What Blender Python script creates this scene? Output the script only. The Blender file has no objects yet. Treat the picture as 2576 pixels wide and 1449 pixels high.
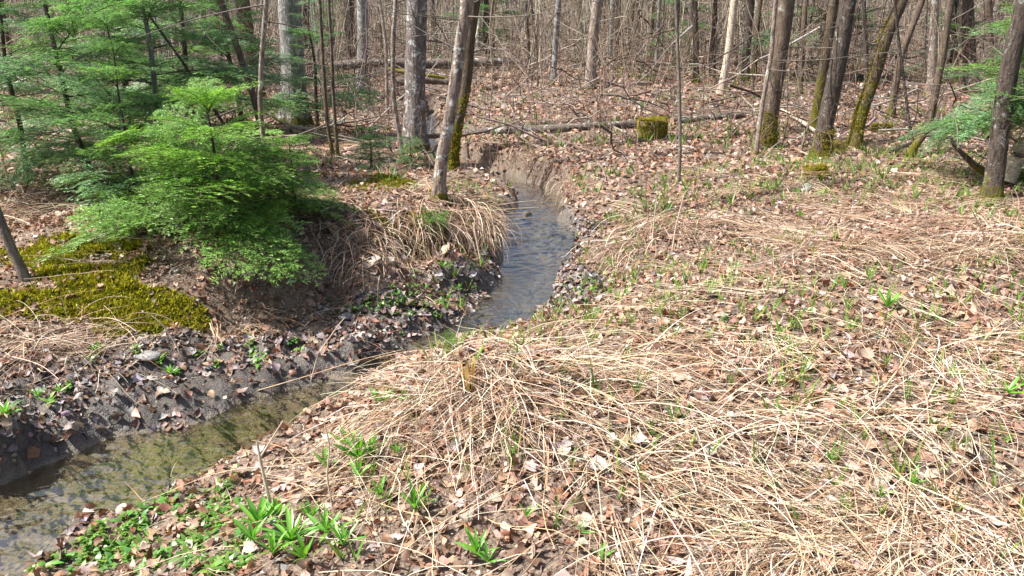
import bpy, math, random
import numpy as np
from mathutils import Vector, Matrix, Euler, Quaternion

random.seed(7); rng = np.random.default_rng(7)
SC = bpy.context.scene
COL = SC.collection
# ------------------------------------------------------------------ camera
CAMZ, PITCH, F = 1.65, math.radians(18.7), 2022.0        # F in pixels of a 2576-wide picture
cam_d = bpy.data.cameras.new('camera'); cam = bpy.data.objects.new('camera', cam_d); COL.objects.link(cam)
cam_d.sensor_width = 36.0; cam_d.lens = 36.0 * F / 2576.0
cam_d.clip_start = 0.05; cam_d.clip_end = 2000
cam.location = (0, 0, CAMZ); cam.rotation_euler = (math.pi/2 - PITCH, 0, 0)
SC.camera = cam
# ------------------------------------------------------------------ sky, sun, exposure
SUN_AZ, SUN_EL = math.radians(-100), math.radians(55)
sun_dir = Vector((math.sin(SUN_AZ)*math.cos(SUN_EL), math.cos(SUN_AZ)*math.cos(SUN_EL), math.sin(SUN_EL)))
W = bpy.data.worlds.new('World'); SC.world = W; W.use_nodes = True
wn = W.node_tree.nodes; bg = wn['Background']
sky = wn.new('ShaderNodeTexSky'); sky.sky_type = 'NISHITA'; sky.sun_disc = False
sky.sun_elevation = SUN_EL; sky.sun_rotation = SUN_AZ % (2*math.pi)
sky.air_density = 1.0; sky.dust_density = 4.0; sky.ozone_density = 1.0
W.node_tree.links.new(sky.outputs[0], bg.inputs[0]); bg.inputs[1].default_value = 0.09
sl = bpy.data.lights.new('sun', 'SUN'); sun = bpy.data.objects.new('sun', sl); COL.objects.link(sun)
sl.energy = 5.0; sl.angle = math.radians(0.55); sl.color = (1.0, 0.955, 0.89)
sun.rotation_euler = (-sun_dir).to_track_quat('-Z', 'Y').to_euler(); sun.location = sun_dir*40
SC.view_settings.view_transform = 'Standard'; SC.view_settings.look = 'None'
SC.view_settings.exposure = 1.0; SC.view_settings.gamma = 1.0
SC.render.engine = 'CYCLES'
SC.cycles.max_bounces = 6; SC.cycles.diffuse_bounces = 3; SC.cycles.glossy_bounces = 3
SC.cycles.transmission_bounces = 4; SC.cycles.transparent_max_bounces = 8
SC.cycles.sample_clamp_indirect = 6.0; SC.cycles.sample_clamp_direct = 6.0
SC.cycles.caustics_reflective = False; SC.cycles.caustics_refractive = False
SC.cycles.use_denoising = True
try:
    SC.cycles.denoiser = 'OPENIMAGEDENOISE'; SC.cycles.denoising_input_passes = 'RGB_ALBEDO_NORMAL'
except Exception: pass

# ------------------------------------------------------------------ small maths
CP, SP = math.cos(PITCH), math.sin(PITCH)
def rays(px, py):
    px = np.asarray(px, float); py = np.asarray(py, float)
    dx = (px-1288.0)/F; dv = (724.5-py)/F
    return np.stack([dx, CP+dv*SP, -SP+dv*CP], -1)
def on_z(px, py, z):                       # pixel -> point at height z
    d = rays(px, py); t = (np.asarray(z)-CAMZ)/d[..., 2]
    return np.stack([d[..., 0]*t, d[..., 1]*t, np.zeros_like(t)+z], -1)
def on_y(px, py, Y):                       # pixel -> point in the upright plane at distance Y
    d = rays(px, py); t = np.asarray(Y)/d[..., 1]
    return np.stack([d[..., 0]*t, np.zeros_like(t)+Y, CAMZ+d[..., 2]*t], -1)
def sstep(a, b, x):
    t = np.clip((x-a)/(b-a), 0, 1); return t*t*(3-2*t)
def _h(ix, iy, seed):
    n = (ix.astype(np.int64)*374761393 + iy.astype(np.int64)*668265263 + seed*1442695041) & 0x7fffffff
    n = ((n ^ (n >> 13))*1274126177) & 0x7fffffff
    return ((n ^ (n >> 16)) & 0xffff)/32767.5 - 1.0
def vnoise(x, y, s=0):
    x = np.asarray(x, float); y = np.asarray(y, float)
    ix = np.floor(x); iy = np.floor(y); fx = x-ix; fy = y-iy
    u = fx*fx*(3-2*fx); v = fy*fy*(3-2*fy)
    a = _h(ix, iy, s); b = _h(ix+1, iy, s); c = _h(ix, iy+1, s); d = _h(ix+1, iy+1, s)
    return (a*(1-u)+b*u)*(1-v) + (c*(1-u)+d*u)*v
def fbm(x, y, s=0, o=3):
    r = 0; a = 1.0
    for i in range(o):
        r = r + a*vnoise(x, y, s+i*17); x = x*2.03; y = y*2.03; a *= .5
    return r
def U(a, b, n): return rng.uniform(a, b, n)

# ------------------------------------------------------------------ terrain: bank heights from points on the ground, the channel cut into them
ZW = -0.40
LEFT = [(-700,1420),(-300,1290),(0,1215),(180,1140),(350,1100),(520,1060),(600,1020),(740,985),(880,940),(1000,880),(1100,835),(1180,790),
        (1245,720),(1255,650),(1250,610),(1275,575),(1300,540),(1306,512),(1262,490),(1205,470),(1140,452),(1080,430),(1050,384),(1068,345),(1073,315),(1078,290),(1080,278)]
RIGHT = [(-700,1900),(-300,1640),(60,1449),(250,1320),(480,1200),(640,1130),(800,1060),(950,985),(1120,905),(1260,850),(1330,805),(1385,760),
         (1405,700),(1440,640),(1440,590),(1402,560),(1412,520),(1402,492),(1345,467),(1290,448),(1215,431),(1150,418),(1100,402),(1096,385),(1098,345),(1096,315),(1093,290),(1090,278)]
POLY = on_z([p[0] for p in LEFT]+[p[0] for p in RIGHT[::-1]], [p[1] for p in LEFT]+[p[1] for p in RIGHT[::-1]], ZW)[:, :2]
CTRL = [(1500,1449,0),(2576,1449,.05),(2000,1200,.0),(2576,1100,.08),(2576,800,.1),(2200,700,.08),(1800,800,.0),(1600,720,-.14),(1660,520,-.05),
 (1500,560,-.27),(1480,640,-.30),(1460,730,-.32),(1400,790,-.30),(2000,550,.0),(2500,520,.1),(2060,440,.1),(1900,380,0),(2300,400,.1),(2500,300,.1),
 (1180,885,.03),(1150,980,.06),(1300,860,-.04),(1150,1250,-.02),(1400,900,.01),(900,1150,-.1),(1000,960,.0),(700,1300,-.14),(650,1449,-.1),(300,1449,-.28),(480,1290,-.31),(250,1400,-.33),
 (850,1050,-.22),(1360,835,-.10),
 (0,1090,-.14),(180,1075,-.25),(-200,1120,-.1),(480,1035,-.33),(100,1000,-.2),(300,930,-.25),(0,950,-.16),(600,890,-.31),(900,860,-.35),(1050,780,-.35),(1160,730,-.36),(1190,680,-.36),(850,780,-.33),(600,820,-.29),(300,870,-.22),
 (300,620,.1),(0,620,.1),(100,750,.0),(500,650,.1),(700,640,.05),(850,640,.0),(850,560,.15),(1050,690,-.33),(1050,600,-.06),(1050,540,.05),(1000,480,.15),(1104,500,.1),(1165,475,.0),
 (1200,560,-.06),(1215,630,-.24),(950,660,-.02),(900,690,-.08),(1150,640,-.10),(800,700,-.1),(1250,540,-.26),(1290,520,-.31),(1235,500,-.24),(1190,485,-.14),(0,500,.15),(0,300,.2),(500,450,.15),(1250,395,-.10),(1300,405,-.10),(1420,435,-.12),(1350,420,-.10),(1200,400,-.08),(1470,460,-.1),(1150,395,-.1),(1250,360,-.06),(1400,400,-.06),(1100,380,-.12),
 (1600,345,0),(1180,345,-.05),(1500,250,.15),(1500,182,.45),(1250,290,.05),(1300,190,.30),(1700,200,.4),(1900,240,.2),(2200,250,.2),(2500,250,.2),(740,315,.1),(900,230,.05),(1000,380,-.1),
 (1030,240,-.25),(1150,240,-.22),(980,300,-.2),(1150,300,-.25),(1020,340,-.22),(1150,345,-.2)]
cw = on_z([c[0] for c in CTRL], [c[1] for c in CTRL], np.array([c[2] for c in CTRL]))
extra = [(-12,3,.1),(-12,8,.2),(-6,1.5,-.1),(0,-3,0),(6,0,.05),(8,3,.1),(12,8,.2),(-14,16,.2),(14,16,.25),(-16,28,.4),(0,28,.35),(16,28,.4),(-4,-3,0),(7,-5,0)]
cw = np.vstack([cw, np.array(extra, float)])
def solve_rbf(P, v):
    d = np.linalg.norm(P[:, None]-P[None], axis=2); n = len(P)
    A = np.zeros((n+1, n+1)); A[:n, :n] = -d + np.eye(n)*0.02*-1; A[:n, n] = 1; A[n, :n] = 1
    return np.linalg.solve(A, np.append(v, 0))
_w = solve_rbf(cw[:, :2], cw[:, 2])
GX0, GX1, GY0, GY1, GS = -17., 17., -4., 30., 0.05
gx = np.arange(GX0, GX1, GS); gy = np.arange(GY0, GY1, GS); GXX, GYY = np.meshgrid(gx, gy)
Hg = np.full(GXX.shape, _w[-1])
for (cx, cy), w in zip(cw[:, :2], _w[:-1]): Hg -= w*np.sqrt((GXX-cx)**2+(GYY-cy)**2)
Dg = np.full(GXX.shape, 1e9); inside = np.zeros(GXX.shape, bool)
for i in range(len(POLY)):
    a = POLY[i]; b = POLY[(i+1) % len(POLY)]; ab = b-a
    t = np.clip(((GXX-a[0])*ab[0]+(GYY-a[1])*ab[1])/max(1e-9, ab@ab), 0, 1)
    Dg = np.minimum(Dg, np.hypot(GXX-a[0]-t*ab[0], GYY-a[1]-t*ab[1]))
    if abs(ab[1]) > 1e-9:
        inside ^= ((a[1] > GYY) != (b[1] > GYY)) & (GXX < ab[0]*(GYY-a[1])/ab[1]+a[0])
Dg = np.where(inside, -Dg, Dg)
def look(G, x, y):
    u = np.clip((np.asarray(x)-GX0)/GS, 0, G.shape[1]-1.001); v = np.clip((np.asarray(y)-GY0)/GS, 0, G.shape[0]-1.001)
    i = u.astype(int); j = v.astype(int); fu = u-i; fv = v-j
    return (G[j, i]*(1-fu)+G[j, i+1]*fu)*(1-fv)+(G[j+1, i]*(1-fu)+G[j+1, i+1]*fu)*fv
def chan(x, y): return look(Dg, x, y) + .05*vnoise(x*5, y*5, 91) + .02*vnoise(x*17, y*17, 92)
# grass tussocks and hummocks that stand above the litter: pixel, radius (m), height (m)
HUMP = [(1050,555,.34,.11),(930,600,.34,.09),(1150,520,.25,.06),(1165,1015,.34,.10),(1330,960,.3,.05),(1640,560,.4,.06),(2480,640,.45,.08),(2100,640,.4,.05),(2330,600,.3,.05),(1420,470,.25,.05),(1900,640,.35,.04),(1100,620,.22,.05),(960,540,.3,.05),(2060,470,.3,.05)]
HW = [(on_z(px, py, 0.0)[0], on_z(px, py, 0.0)[1], r, h) for px, py, r, h in HUMP]
MUD = []; MOSS = []; READY = []
def height(x, y):
    h = base_height(x, y)
    if READY:
        x = np.asarray(x, float); y = np.asarray(y, float)
        r = 1-2*np.abs(vnoise(x*6, y*6, 71)); r2 = 1-2*np.abs(vnoise(x*15, y*15, 72))
        h = h + mud_at(x, y)*sstep(10, 7, y)*sstep(ZW-.01, ZW+.05, h)*(.042*r+.028*r2+.014*vnoise(x*33, y*33, 75))
    return h
def base_height(x, y):
    x = np.asarray(x, float); y = np.asarray(y, float)
    H = look(Hg, x, y)
    for hx, hy, r, h in HW: H = H + h*np.exp(-((x-hx)**2+(y-hy)**2)/(r*r))
    H = H + .035*fbm(x*1.3, y*1.3, 3) + .018*vnoise(x*6, y*6, 5) + .008*vnoise(x*15, y*15, 6)
    H = H + np.maximum(0, y-26)*.02 + .25*sstep(12, 40, y)*fbm(x*.15, y*.15, 9)
    d = chan(x, y)
    wd = .11 + .07*vnoise(x*2.2, y*2.2, 33)
    s = sstep(-.02, np.maximum(.08, wd+.03), d)
    bed = ZW - .02 - .13*sstep(0, .35, -d) + .015*vnoise(x*7, y*7, 8) + .02*vnoise(x*3, y*3, 18)
    return bed + (H-bed)*s
def normal(x, y, e=.03):
    hx = (height(x+e, y)-height(x-e, y))/(2*e); hy = (height(x, y+e)-height(x, y-e))/(2*e)
    n = np.stack([-hx, -hy, np.ones_like(hx)], -1); return n/np.linalg.norm(n, axis=-1, keepdims=True)
_T = np.geomspace(1.2, 60, 900)
def hit(px, py):                            # pixel -> point on the ground
    px = np.atleast_1d(np.asarray(px, float)); py = np.atleast_1d(np.asarray(py, float))
    d = rays(px, py)
    P = d[:, None, :]*_T[None, :, None]; P[..., 2] += CAMZ
    below = P[..., 2] < height(P[..., 0], P[..., 1])
    k = np.where(below.any(1), below.argmax(1), len(_T)-1)
    q = P[np.arange(len(px)), k]; q[:, 2] = height(q[:, 0], q[:, 1])
    return q
def hit1(px, py): return hit([px], [py])[0]
# where the ground is mud, moss or litter (world positions)
def blob(x, y, L):
    m = np.zeros_like(np.asarray(x, float))
    for cx, cy, rx, ry in L: m = np.maximum(m, 1-np.sqrt(((x-cx)/rx)**2+((y-cy)/ry)**2))
    return m
for px, py, rx, ry in [(600,930,.95,.45),(300,1000,.85,.42),(60,1060,.7,.42),(900,870,.75,.30),(1060,800,.62,.36),(1170,730,.3,.3),(1450,730,.25,.6),(1470,590,.3,.45),(1275,525,.16,.4)]:
    p = hit1(px, py); MUD.append((p[0], p[1], rx, ry))
for px, py, rx, ry in [(130,650,.75,.35),(250,720,.5,.35),(70,760,.6,.28),(330,830,.30,.16),(230,640,.4,.3),(420,790,.30,.2)]:
    p = hit1(px, py); MOSS.append((p[0], p[1], rx, ry))
MOSS2 = []
for px, py, rx, ry in [(960,465,.42,.55),(1085,590,.40,.28),(1000,590,.3,.2)]:
    p = hit1(px, py); MOSS2.append((p[0], p[1], rx, ry))
def mud_at(x, y):
    m = sstep(.0, .35, blob(x, y, MUD)+.18*vnoise(x*4, y*4, 41))
    m = np.maximum(m, (1-sstep(.03, .16, chan(x, y)+.07*vnoise(x*6, y*6, 42)))*np.where((y < 4.3) & (x > -.95*y+.9-.0*y), .35, 1))
    return m*sstep(.04, -.06, base_height(x, y)+.17)*(1-.85*sstep(8.2, 9.2, y))
def moss_at(x, y, L=None): b_ = blob(x, y, L or (MOSS+MOSS2)); return sstep(.12, .6, b_+.5*fbm(x*4.2, y*4.2, 55, 3))*sstep(0, .2, b_)

READY.append(1)
# ------------------------------------------------------------------ materials
def new_mat(name):
    m = bpy.data.materials.new(name); m.use_nodes = True
    nt = m.node_tree; b = nt.nodes['Principled BSDF']; return m, nt, b
class NT:
    def __init__(s, nt): s.nt = nt
    def n(s, t, **kw):
        o = s.nt.nodes.new(t)
        for k, v in kw.items():
            if k.startswith('i_'):
                key = k[2:]; o.inputs[int(key) if key.isdigit() else key].default_value = v
            else: setattr(o, k, v)
        return o
    def l(s, a, b): s.nt.links.new(a, b)
    def noise(s, scale, detail=4, rough=.6, vec=None, dist=0):
        o = s.n('ShaderNodeTexNoise'); o.inputs['Scale'].default_value = scale; o.inputs['Detail'].default_value = detail
        o.inputs['Roughness'].default_value = rough; o.inputs['Distortion'].default_value = dist
        if vec is not None: s.l(vec, o.inputs['Vector'])
        return o.outputs['Fac']
    def ramp(s, fac, stops):
        o = s.n('ShaderNodeValToRGB'); e = o.color_ramp.elements
        while len(e) < len(stops): e.new(.5)
        for q, (p, c) in zip(e, stops): q.position = p; q.color = (*c, 1) if len(c) == 3 else c
        s.l(fac, o.inputs[0]); return o.outputs[0]
    def mix(s, fac, a, b, mode='MIX'):
        o = s.n('ShaderNodeMix', data_type='RGBA', blend_type=mode)
        for v, i in ((fac, 0), (a, 6), (b, 7)):
            if hasattr(v, 'type') or hasattr(v, 'is_linked'): s.l(v, o.inputs[i])
            else: o.inputs[i].default_value = v if i == 0 else (*v, 1)
        return o.outputs[2]
    def math(s, op, a, b=None, clamp=False):
        o = s.n('ShaderNodeMath', operation=op, use_clamp=clamp)
        for i, v in enumerate((a, b)):
            if v is None: continue
            if isinstance(v, (int, float)): o.inputs[i].default_value = v
            else: s.l(v, o.inputs[i])
        return o.outputs[0]
    def bump(s, h, strength, dist=.02):
        o = s.n('ShaderNodeBump'); o.inputs['Strength'].default_value = strength; o.inputs['Distance'].default_value = dist
        s.l(h, o.inputs['Height']); return o.outputs[0]
    def attr(s, name): return s.n('ShaderNodeAttribute', attribute_name=name)
    def coord(s, k='Object'): return s.n('ShaderNodeTexCoord').outputs[k]
    def scaled(s, v, sc):
        o = s.n('ShaderNodeMapping'); o.inputs['Scale'].default_value = sc; s.l(v, o.inputs['Vector']); return o.outputs[0]

def leafy(name, rough=.5, spec=.4, trans=.25, gain=1.0, nscale=60, namt=.35, tmul=(1.0,1.0,.7)):
    """thin tinted material: colour from the piece's own tint, some light passing through"""
    m, nt, b = new_mat(name); g = NT(nt); t = g.attr('tint').outputs['Color']
    nz = g.noise(nscale, 3, .6, g.coord('Object'))
    if name == 'fir_needle': t = g.mix(1.0, t, g.ramp(g.n('ShaderNodeObjectInfo').outputs['Random'], [(0, (.7,.75,.72)), (.5, (.95,1,.95)), (1, (1.2,1.12,1.1))]), 'MULTIPLY')
    c = g.mix(1.0, t, g.ramp(nz, [(.25, (1-namt,)*3), (.75, (1+namt*.6,)*3)]), 'MULTIPLY')
    g.l(c, b.inputs['Base Color']); b.inputs['Roughness'].default_value = rough
    b.inputs['Specular IOR Level'].default_value = spec
    if trans > 0:
        tr = g.n('ShaderNodeBsdfTranslucent'); g.l(g.mix(1.0, c, tmul, 'MULTIPLY'), tr.inputs['Color'])
        mx = g.n('ShaderNodeMixShader', i_0=trans); g.l(b.outputs[0], mx.inputs[1]); g.l(tr.outputs[0], mx.inputs[2])
        g.l(mx.outputs[0], nt.nodes['Material Output'].inputs['Surface'])
    return m
M = {}
M['leaf'] = leafy('dead_leaf', .55, .35, .15, nscale=45, namt=.4, tmul=(1.0,.75,.5))
M['straw'] = leafy('dry_straw', .5, .4, .12, nscale=25, namt=.35, tmul=(1,.85,.6))
M['green'] = leafy('fresh_leaf', .35, .5, .35, nscale=30, namt=.2, tmul=(1.1,1.2,.4))
M['needle'] = leafy('fir_needle', .42, .8, .45, nscale=8, namt=.3, tmul=(1.0,1.15,.5))
M['moss'] = leafy('moss', .7, .2, .3, nscale=20, namt=.35, tmul=(1.1,1.1,.4))
M['twig'] = leafy('twig_bark', .75, .2, 0, nscale=20, namt=.35)

def bark(name, dark, light, lich=(.42,.44,.40), lamt=.5, moss_h=0, moss_c=(.16,.15,.02), fiss=9, rough=.85, bands=False, mpatch=.0):
    m, nt, b = new_mat(name); g = NT(nt); co = g.coord('Object')
    st = g.scaled(co, (1, 1, .22 if not bands else 3.0))
    n1 = g.noise(fiss*5, 5, .65, st); n2 = g.noise(9, 4, .6, co, .6); n3 = g.noise(42, 3, .6, co)
    c = g.ramp(n1, [(.32, dark), (.62, light)])
    lm = g.ramp(g.math('ADD', g.math('MULTIPLY', n2, .7), g.math('MULTIPLY', n3, .3)), [(.62-.16*lamt, (0,)*3), (.66-.16*lamt+.03, (1,)*3)])
    if lamt > 0: c = g.mix(lm, c, lich)
    if moss_h > 0 or mpatch > 0:
        sx = g.n('ShaderNodeSeparateXYZ'); g.l(co, sx.inputs[0])
        mz = g.math('SUBTRACT', 1.0, g.math('DIVIDE', sx.outputs[2], max(.01, moss_h)))
        mm = g.math('ADD', mz, g.math('MULTIPLY', g.math('SUBTRACT', g.noise(7, 4, .65, co), .5), 2.6))
        mm = g.math('ADD', mm, mpatch)
        mf = g.ramp(mm, [(.30, (0,)*3), (.62, (1,)*3)])
        mc = g.ramp(g.noise(60, 3, .6, co), [(.3, tuple(v*.45 for v in moss_c)), (.7, moss_c)])
        c = g.mix(mf, c, mc)
    g.l(c, b.inputs['Base Color']); b.inputs['Roughness'].default_value = rough; b.inputs['Specular IOR Level'].default_value = .2
    h = g.math('ADD', n1, g.math('MULTIPLY', n3, .4)); g.l(g.bump(h, .9, .02), b.inputs['Normal'])
    return m
M['bark_grey'] = bark('bark_grey', (.09,.085,.08), (.32,.305,.29), (.48,.50,.48), .6, .25)
M['bark_lichen'] = bark('bark_lichen', (.08,.065,.058), (.24,.205,.19), (.50,.51,.50), .62, .15)
M['bark_pale'] = bark('bark_pale', (.10,.07,.055), (.38,.31,.26), (.50,.50,.47), .5, .18, mpatch=-.25)
M['bark_blotch'] = bark('bark_blotch', (.055,.042,.036), (.33,.265,.225), (.55,.56,.53), .62, .16, mpatch=-.2, fiss=6)
M['bark_brown'] = bark('bark_brown', (.055,.04,.03), (.19,.145,.11), (.33,.33,.29), .25, .45)
M['bark_dark'] = bark('bark_dark', (.03,.024,.02), (.12,.095,.08), (.30,.31,.29), .35, .3)
M['bark_mossy'] = bark('bark_mossy', (.045,.035,.025), (.16,.12,.08), (.3,.3,.25), .2, .9, mpatch=.15)
M['bark_birch'] = bark('bark_birch', (.34,.27,.20), (.66,.58,.47), (.7,.66,.58), .3, 0, fiss=5, bands=True)
M['bark_thin'] = bark('bark_thin', (.09,.075,.06), (.25,.215,.185), (.38,.38,.35), .3, .0)
M['log'] = bark('log_bark', (.06,.048,.04), (.20,.165,.14), (.50,.49,.46), .5, 0)
M['moss_solid'] = bark('moss_solid', (.08,.075,.01), (.26,.23,.025), (.2,.19,.03), .3, 0, fiss=14)

# ground
m, nt, b = new_mat('forest_soil'); g = NT(nt); co = g.coord('Object')
n1 = g.noise(14, 6, .65, co); n2 = g.noise(90, 4, .65, co); n3 = g.noise(3.0, 4, .6, co)
soil = g.ramp(n1, [(.3, (.035,.023,.017)), (.5, (.10,.067,.048)), (.7, (.22,.155,.115))])
soil = g.mix(g.ramp(n2, [(.4, (0,)*3), (.65, (1,)*3)]), soil, (.30,.235,.185))
mudc = g.ramp(n3, [(.35, (.075,.066,.060)), (.65, (.19,.17,.155))])
mudc = g.mix(g.ramp(n2, [(.45, (0,)*3), (.7, (.7,)*3)]), mudc, (.04,.036,.033))
bedc = g.ramp(g.noise(6, 5, .6, co, .5), [(.3, (.19,.15,.095)), (.5, (.28,.225,.145)), (.72, (.36,.30,.20))])
bedc = g.mix(g.ramp(g.noise(70, 3, .6, co), [(.5, (0,)*3), (.7, (.6,)*3)]), bedc, (.33,.29,.19))
mossc = g.ramp(n2, [(.3, (.06,.055,.008)), (.7, (.16,.145,.02))])
mud = g.attr('mud').outputs['Fac']; moss = g.attr('moss').outputs['Fac']; bed = g.attr('bed').outputs['Fac']
bedc = g.mix(g.attr('silt').outputs['Fac'], bedc, g.ramp(g.noise(5, 4, .6, co), [(.35, (.10,.095,.075)), (.65, (.22,.205,.165))]))
c = g.mix(moss, g.mix(mud, soil, mudc), mossc); c = g.mix(bed, c, bedc)
g.l(c, b.inputs['Base Color'])
ro = g.math('SUBTRACT', .9, g.math('MULTIPLY', mud, g.ramp(g.noise(11, 4, .6, co), [(.35, (.70,)*3), (.65, (.45,)*3)])), True)
g.l(ro, b.inputs['Roughness']); b.inputs['Specular IOR Level'].default_value = .32
g.l(g.bump(g.math('ADD', g.math('MULTIPLY', n1, 1.0), g.math('MULTIPLY', n2, .35)), .9, .035), b.inputs['Normal'])
M['ground'] = m
# water: clear, seen through at steep angles, mirror-like at low ones
m = bpy.data.materials.new('stream_water'); m.use_nodes = True; nt = m.node_tree; nt.nodes.remove(nt.nodes['Principled BSDF']); g = NT(nt)
co = g.coord('Object')
bmp = g.bump(g.noise(11, 2, .5, g.scaled(co, (1, 1.6, 1)), .15), .4, .03)
tr = g.n('ShaderNodeBsdfTransparent'); tr.inputs[0].default_value = (.88,.87,.78,1)
gl = g.n('ShaderNodeBsdfGlossy'); gl.inputs['Roughness'].default_value = .12; gl.inputs['Color'].default_value = (1,1,1,1); g.l(bmp, gl.inputs['Normal'])
fr = g.n('ShaderNodeFresnel'); fr.inputs['IOR'].default_value = 1.6; g.l(bmp, fr.inputs['Normal'])
mx = g.n('ShaderNodeMixShader'); g.l(g.math('MULTIPLY', fr.outputs[0], 2.4, True), mx.inputs[0]); g.l(tr.outputs[0], mx.inputs[1]); g.l(gl.outputs[0], mx.inputs[2])
g.l(mx.outputs[0], nt.nodes['Material Output'].inputs['Surface']); M['water'] = m
m, nt, b = new_mat('stone'); g = NT(nt); co = g.coord('Object')
g.l(g.ramp(g.noise(12, 5, .6, co), [(.3, (.10,.095,.09)), (.7, (.36,.35,.34))]), b.inputs['Base Color']); b.inputs['Roughness'].default_value = .7
g.l(g.bump(g.noise(30, 4, .6, co), .5, .02), b.inputs['Normal']); M['stone'] = m
M['stone_dark'] = bark('wet_dark_stone', (.035,.03,.027), (.13,.115,.10), (.4,.37,.35), .35, 0, rough=.45)
m, nt, b = new_mat('cut_wood'); g = NT(nt); co = g.coord('Object')
g.l(g.ramp(g.noise(18, 4, .6, co), [(.3, (.22,.12,.07)), (.7, (.46,.32,.2))]), b.inputs['Base Color']); b.inputs['Roughness'].default_value = .8; M['cut'] = m

# ------------------------------------------------------------------ mesh and object helpers
def mesh(name, V, Fs, mat, tint=None, smooth=True, attrs=None):
    me = bpy.data.meshes.new(name); V = np.asarray(V, np.float32).reshape(-1, 3)
    Fs = [np.asarray(f, np.int32) for f in (Fs if isinstance(Fs, list) else [Fs]) if len(f)]
    nl = sum(f.size for f in Fs); npoly = sum(len(f) for f in Fs)
    me.vertices.add(len(V)); me.vertices.foreach_set('co', V.ravel())
    me.loops.add(nl); me.loops.foreach_set('vertex_index', np.concatenate([f.ravel() for f in Fs]))
    me.polygons.add(npoly); tot = np.concatenate([np.full(len(f), f.shape[1], np.int32) for f in Fs])
    me.polygons.foreach_set('loop_start', np.concatenate([[0], np.cumsum(tot)[:-1]]).astype(np.int32))
    if smooth: me.polygons.foreach_set('use_smooth', np.ones(npoly, bool))
    me.update(calc_edges=True)
    if tint is not None:
        t = np.asarray(tint, np.float32).reshape(-1, 3); t = np.hstack([t, np.ones((len(t), 1), np.float32)])
        me.attributes.new('tint', 'FLOAT_COLOR', 'POINT').data.foreach_set('color', t.ravel())
    for k, v in (attrs or {}).items(): me.attributes.new(k, 'FLOAT', 'POINT').data.foreach_set('value', np.asarray(v, np.float32).ravel())
    me.materials.append(M[mat] if isinstance(mat, str) else mat)
    return me
def obj(name, data, parent=None, loc=None, rot=None, scale=None):
    o = bpy.data.objects.new(name, data); COL.objects.link(o)
    if parent is not None: o.parent = parent
    if loc is not None: o.location = loc
    if rot is not None: o.rotation_euler = rot
    if scale is not None: o.scale = scale if hasattr(scale, '__len__') else (scale,)*3
    return o
def tag(o, label=None, cat=None, group=None, kind=None):
    if label: o['label'] = label
    if cat: o['category'] = cat
    if group: o['group'] = group
    if kind: o['kind'] = kind
    return o
class Acc:                                   # gathers pieces of ONE part
    def __init__(s): s.V = []; s.F = []; s.T = []; s.n = 0
    def add(s, V, Fq, T):
        V = np.asarray(V).reshape(-1, 3); s.V.append(V); s.F.append(np.asarray(Fq)+s.n); s.T.append(np.broadcast_to(np.asarray(T), V.shape) if np.ndim(T) < 2 else np.asarray(T).reshape(-1, 3)); s.n += len(V)
    def mesh(s, name, mat, smooth=True):
        return mesh(name, np.vstack(s.V), np.vstack(s.F), mat, np.vstack(s.T), smooth)
def ribbons(P, width, prof=None, up=None, tint=(.5,.5,.5), twist=.5):
    """P (n,m,3) centre lines -> flat blades"""
    n, mm, _ = P.shape
    T = np.gradient(P, axis=1); T /= np.linalg.norm(T, axis=2, keepdims=True)+1e-9
    if up is None:
        up = np.zeros((n, 1, 3)); up[..., 2] = 1; up = up + rng.normal(0, twist, (n, 1, 3))
    S = np.cross(T, up); S /= np.linalg.norm(S, axis=2, keepdims=True)+1e-9
    if prof is None: prof = np.linspace(1, .35, mm)
    h = .5*np.asarray(width).reshape(-1, 1, 1)*np.asarray(prof).reshape(1, mm, 1)
    V = np.stack([P-S*h, P+S*h], 2)            # n,m,2,3
    base = (np.arange(n)*mm*2)[:, None]+(np.arange(mm-1)*2)[None]
    Fq = np.stack([base, base+1, base+3, base+2], -1).reshape(-1, 4)
    T_ = np.broadcast_to(np.asarray(tint).reshape(-1, 1, 1, 3), (n, mm, 2, 3))
    return V.reshape(-1, 3), Fq, T_.reshape(-1, 3)
def tubes(P, R, k=5, tint=(.3,.3,.3), wob=0):
    """P (n,m,3), R (n,m) -> open tubes"""
    P = np.asarray(P, float); n, mm, _ = P.shape
    T = np.gradient(P, axis=1); T /= np.linalg.norm(T, axis=2, keepdims=True)+1e-9
    ref = np.where(np.abs(T[..., 2:3]) > .9, np.array([1., 0, 0]), np.array([0, 0, 1.]))
    A = np.cross(T, ref); A /= np.linalg.norm(A, axis=2, keepdims=True)+1e-9; B = np.cross(T, A)
    an = np.arange(k)*2*np.pi/k
    r = np.asarray(R)[..., None]*np.ones(k)
    if wob: r = r*(1+rng.normal(0, wob, r.shape))
    V = P[:, :, None]+r[..., None]*(A[:, :, None]*np.cos(an)[:, None]+B[:, :, None]*np.sin(an)[:, None])
    b0 = (np.arange(n)*mm*k)[:, None, None]+(np.arange(mm-1)*k)[None, :, None]
    j = np.arange(k)[None, None]; j2 = (np.arange(k)+1) % k
    Fq = np.stack([b0+j, b0+j2, b0+j2+k, b0+j+k], -1).reshape(-1, 4)
    T_ = np.broadcast_to(np.asarray(tint).reshape(-1, 1, 1, 3), V.shape)
    return V.reshape(-1, 3), Fq, T_.reshape(-1, 3)
def lin(*c): return np.array(c, float)
def pick(pal, n, jit=.12):
    pal = np.asarray(pal, float); p = pal[:, 3]/pal[:, 3].sum(); i = rng.choice(len(pal), n, p=p)
    return np.clip(pal[i, :3]*(1+rng.normal(0, jit, (n, 1)))*(1+rng.normal(0, jit*.3, (n, 3))), .005, .9)
MIXPAL = None
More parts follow.
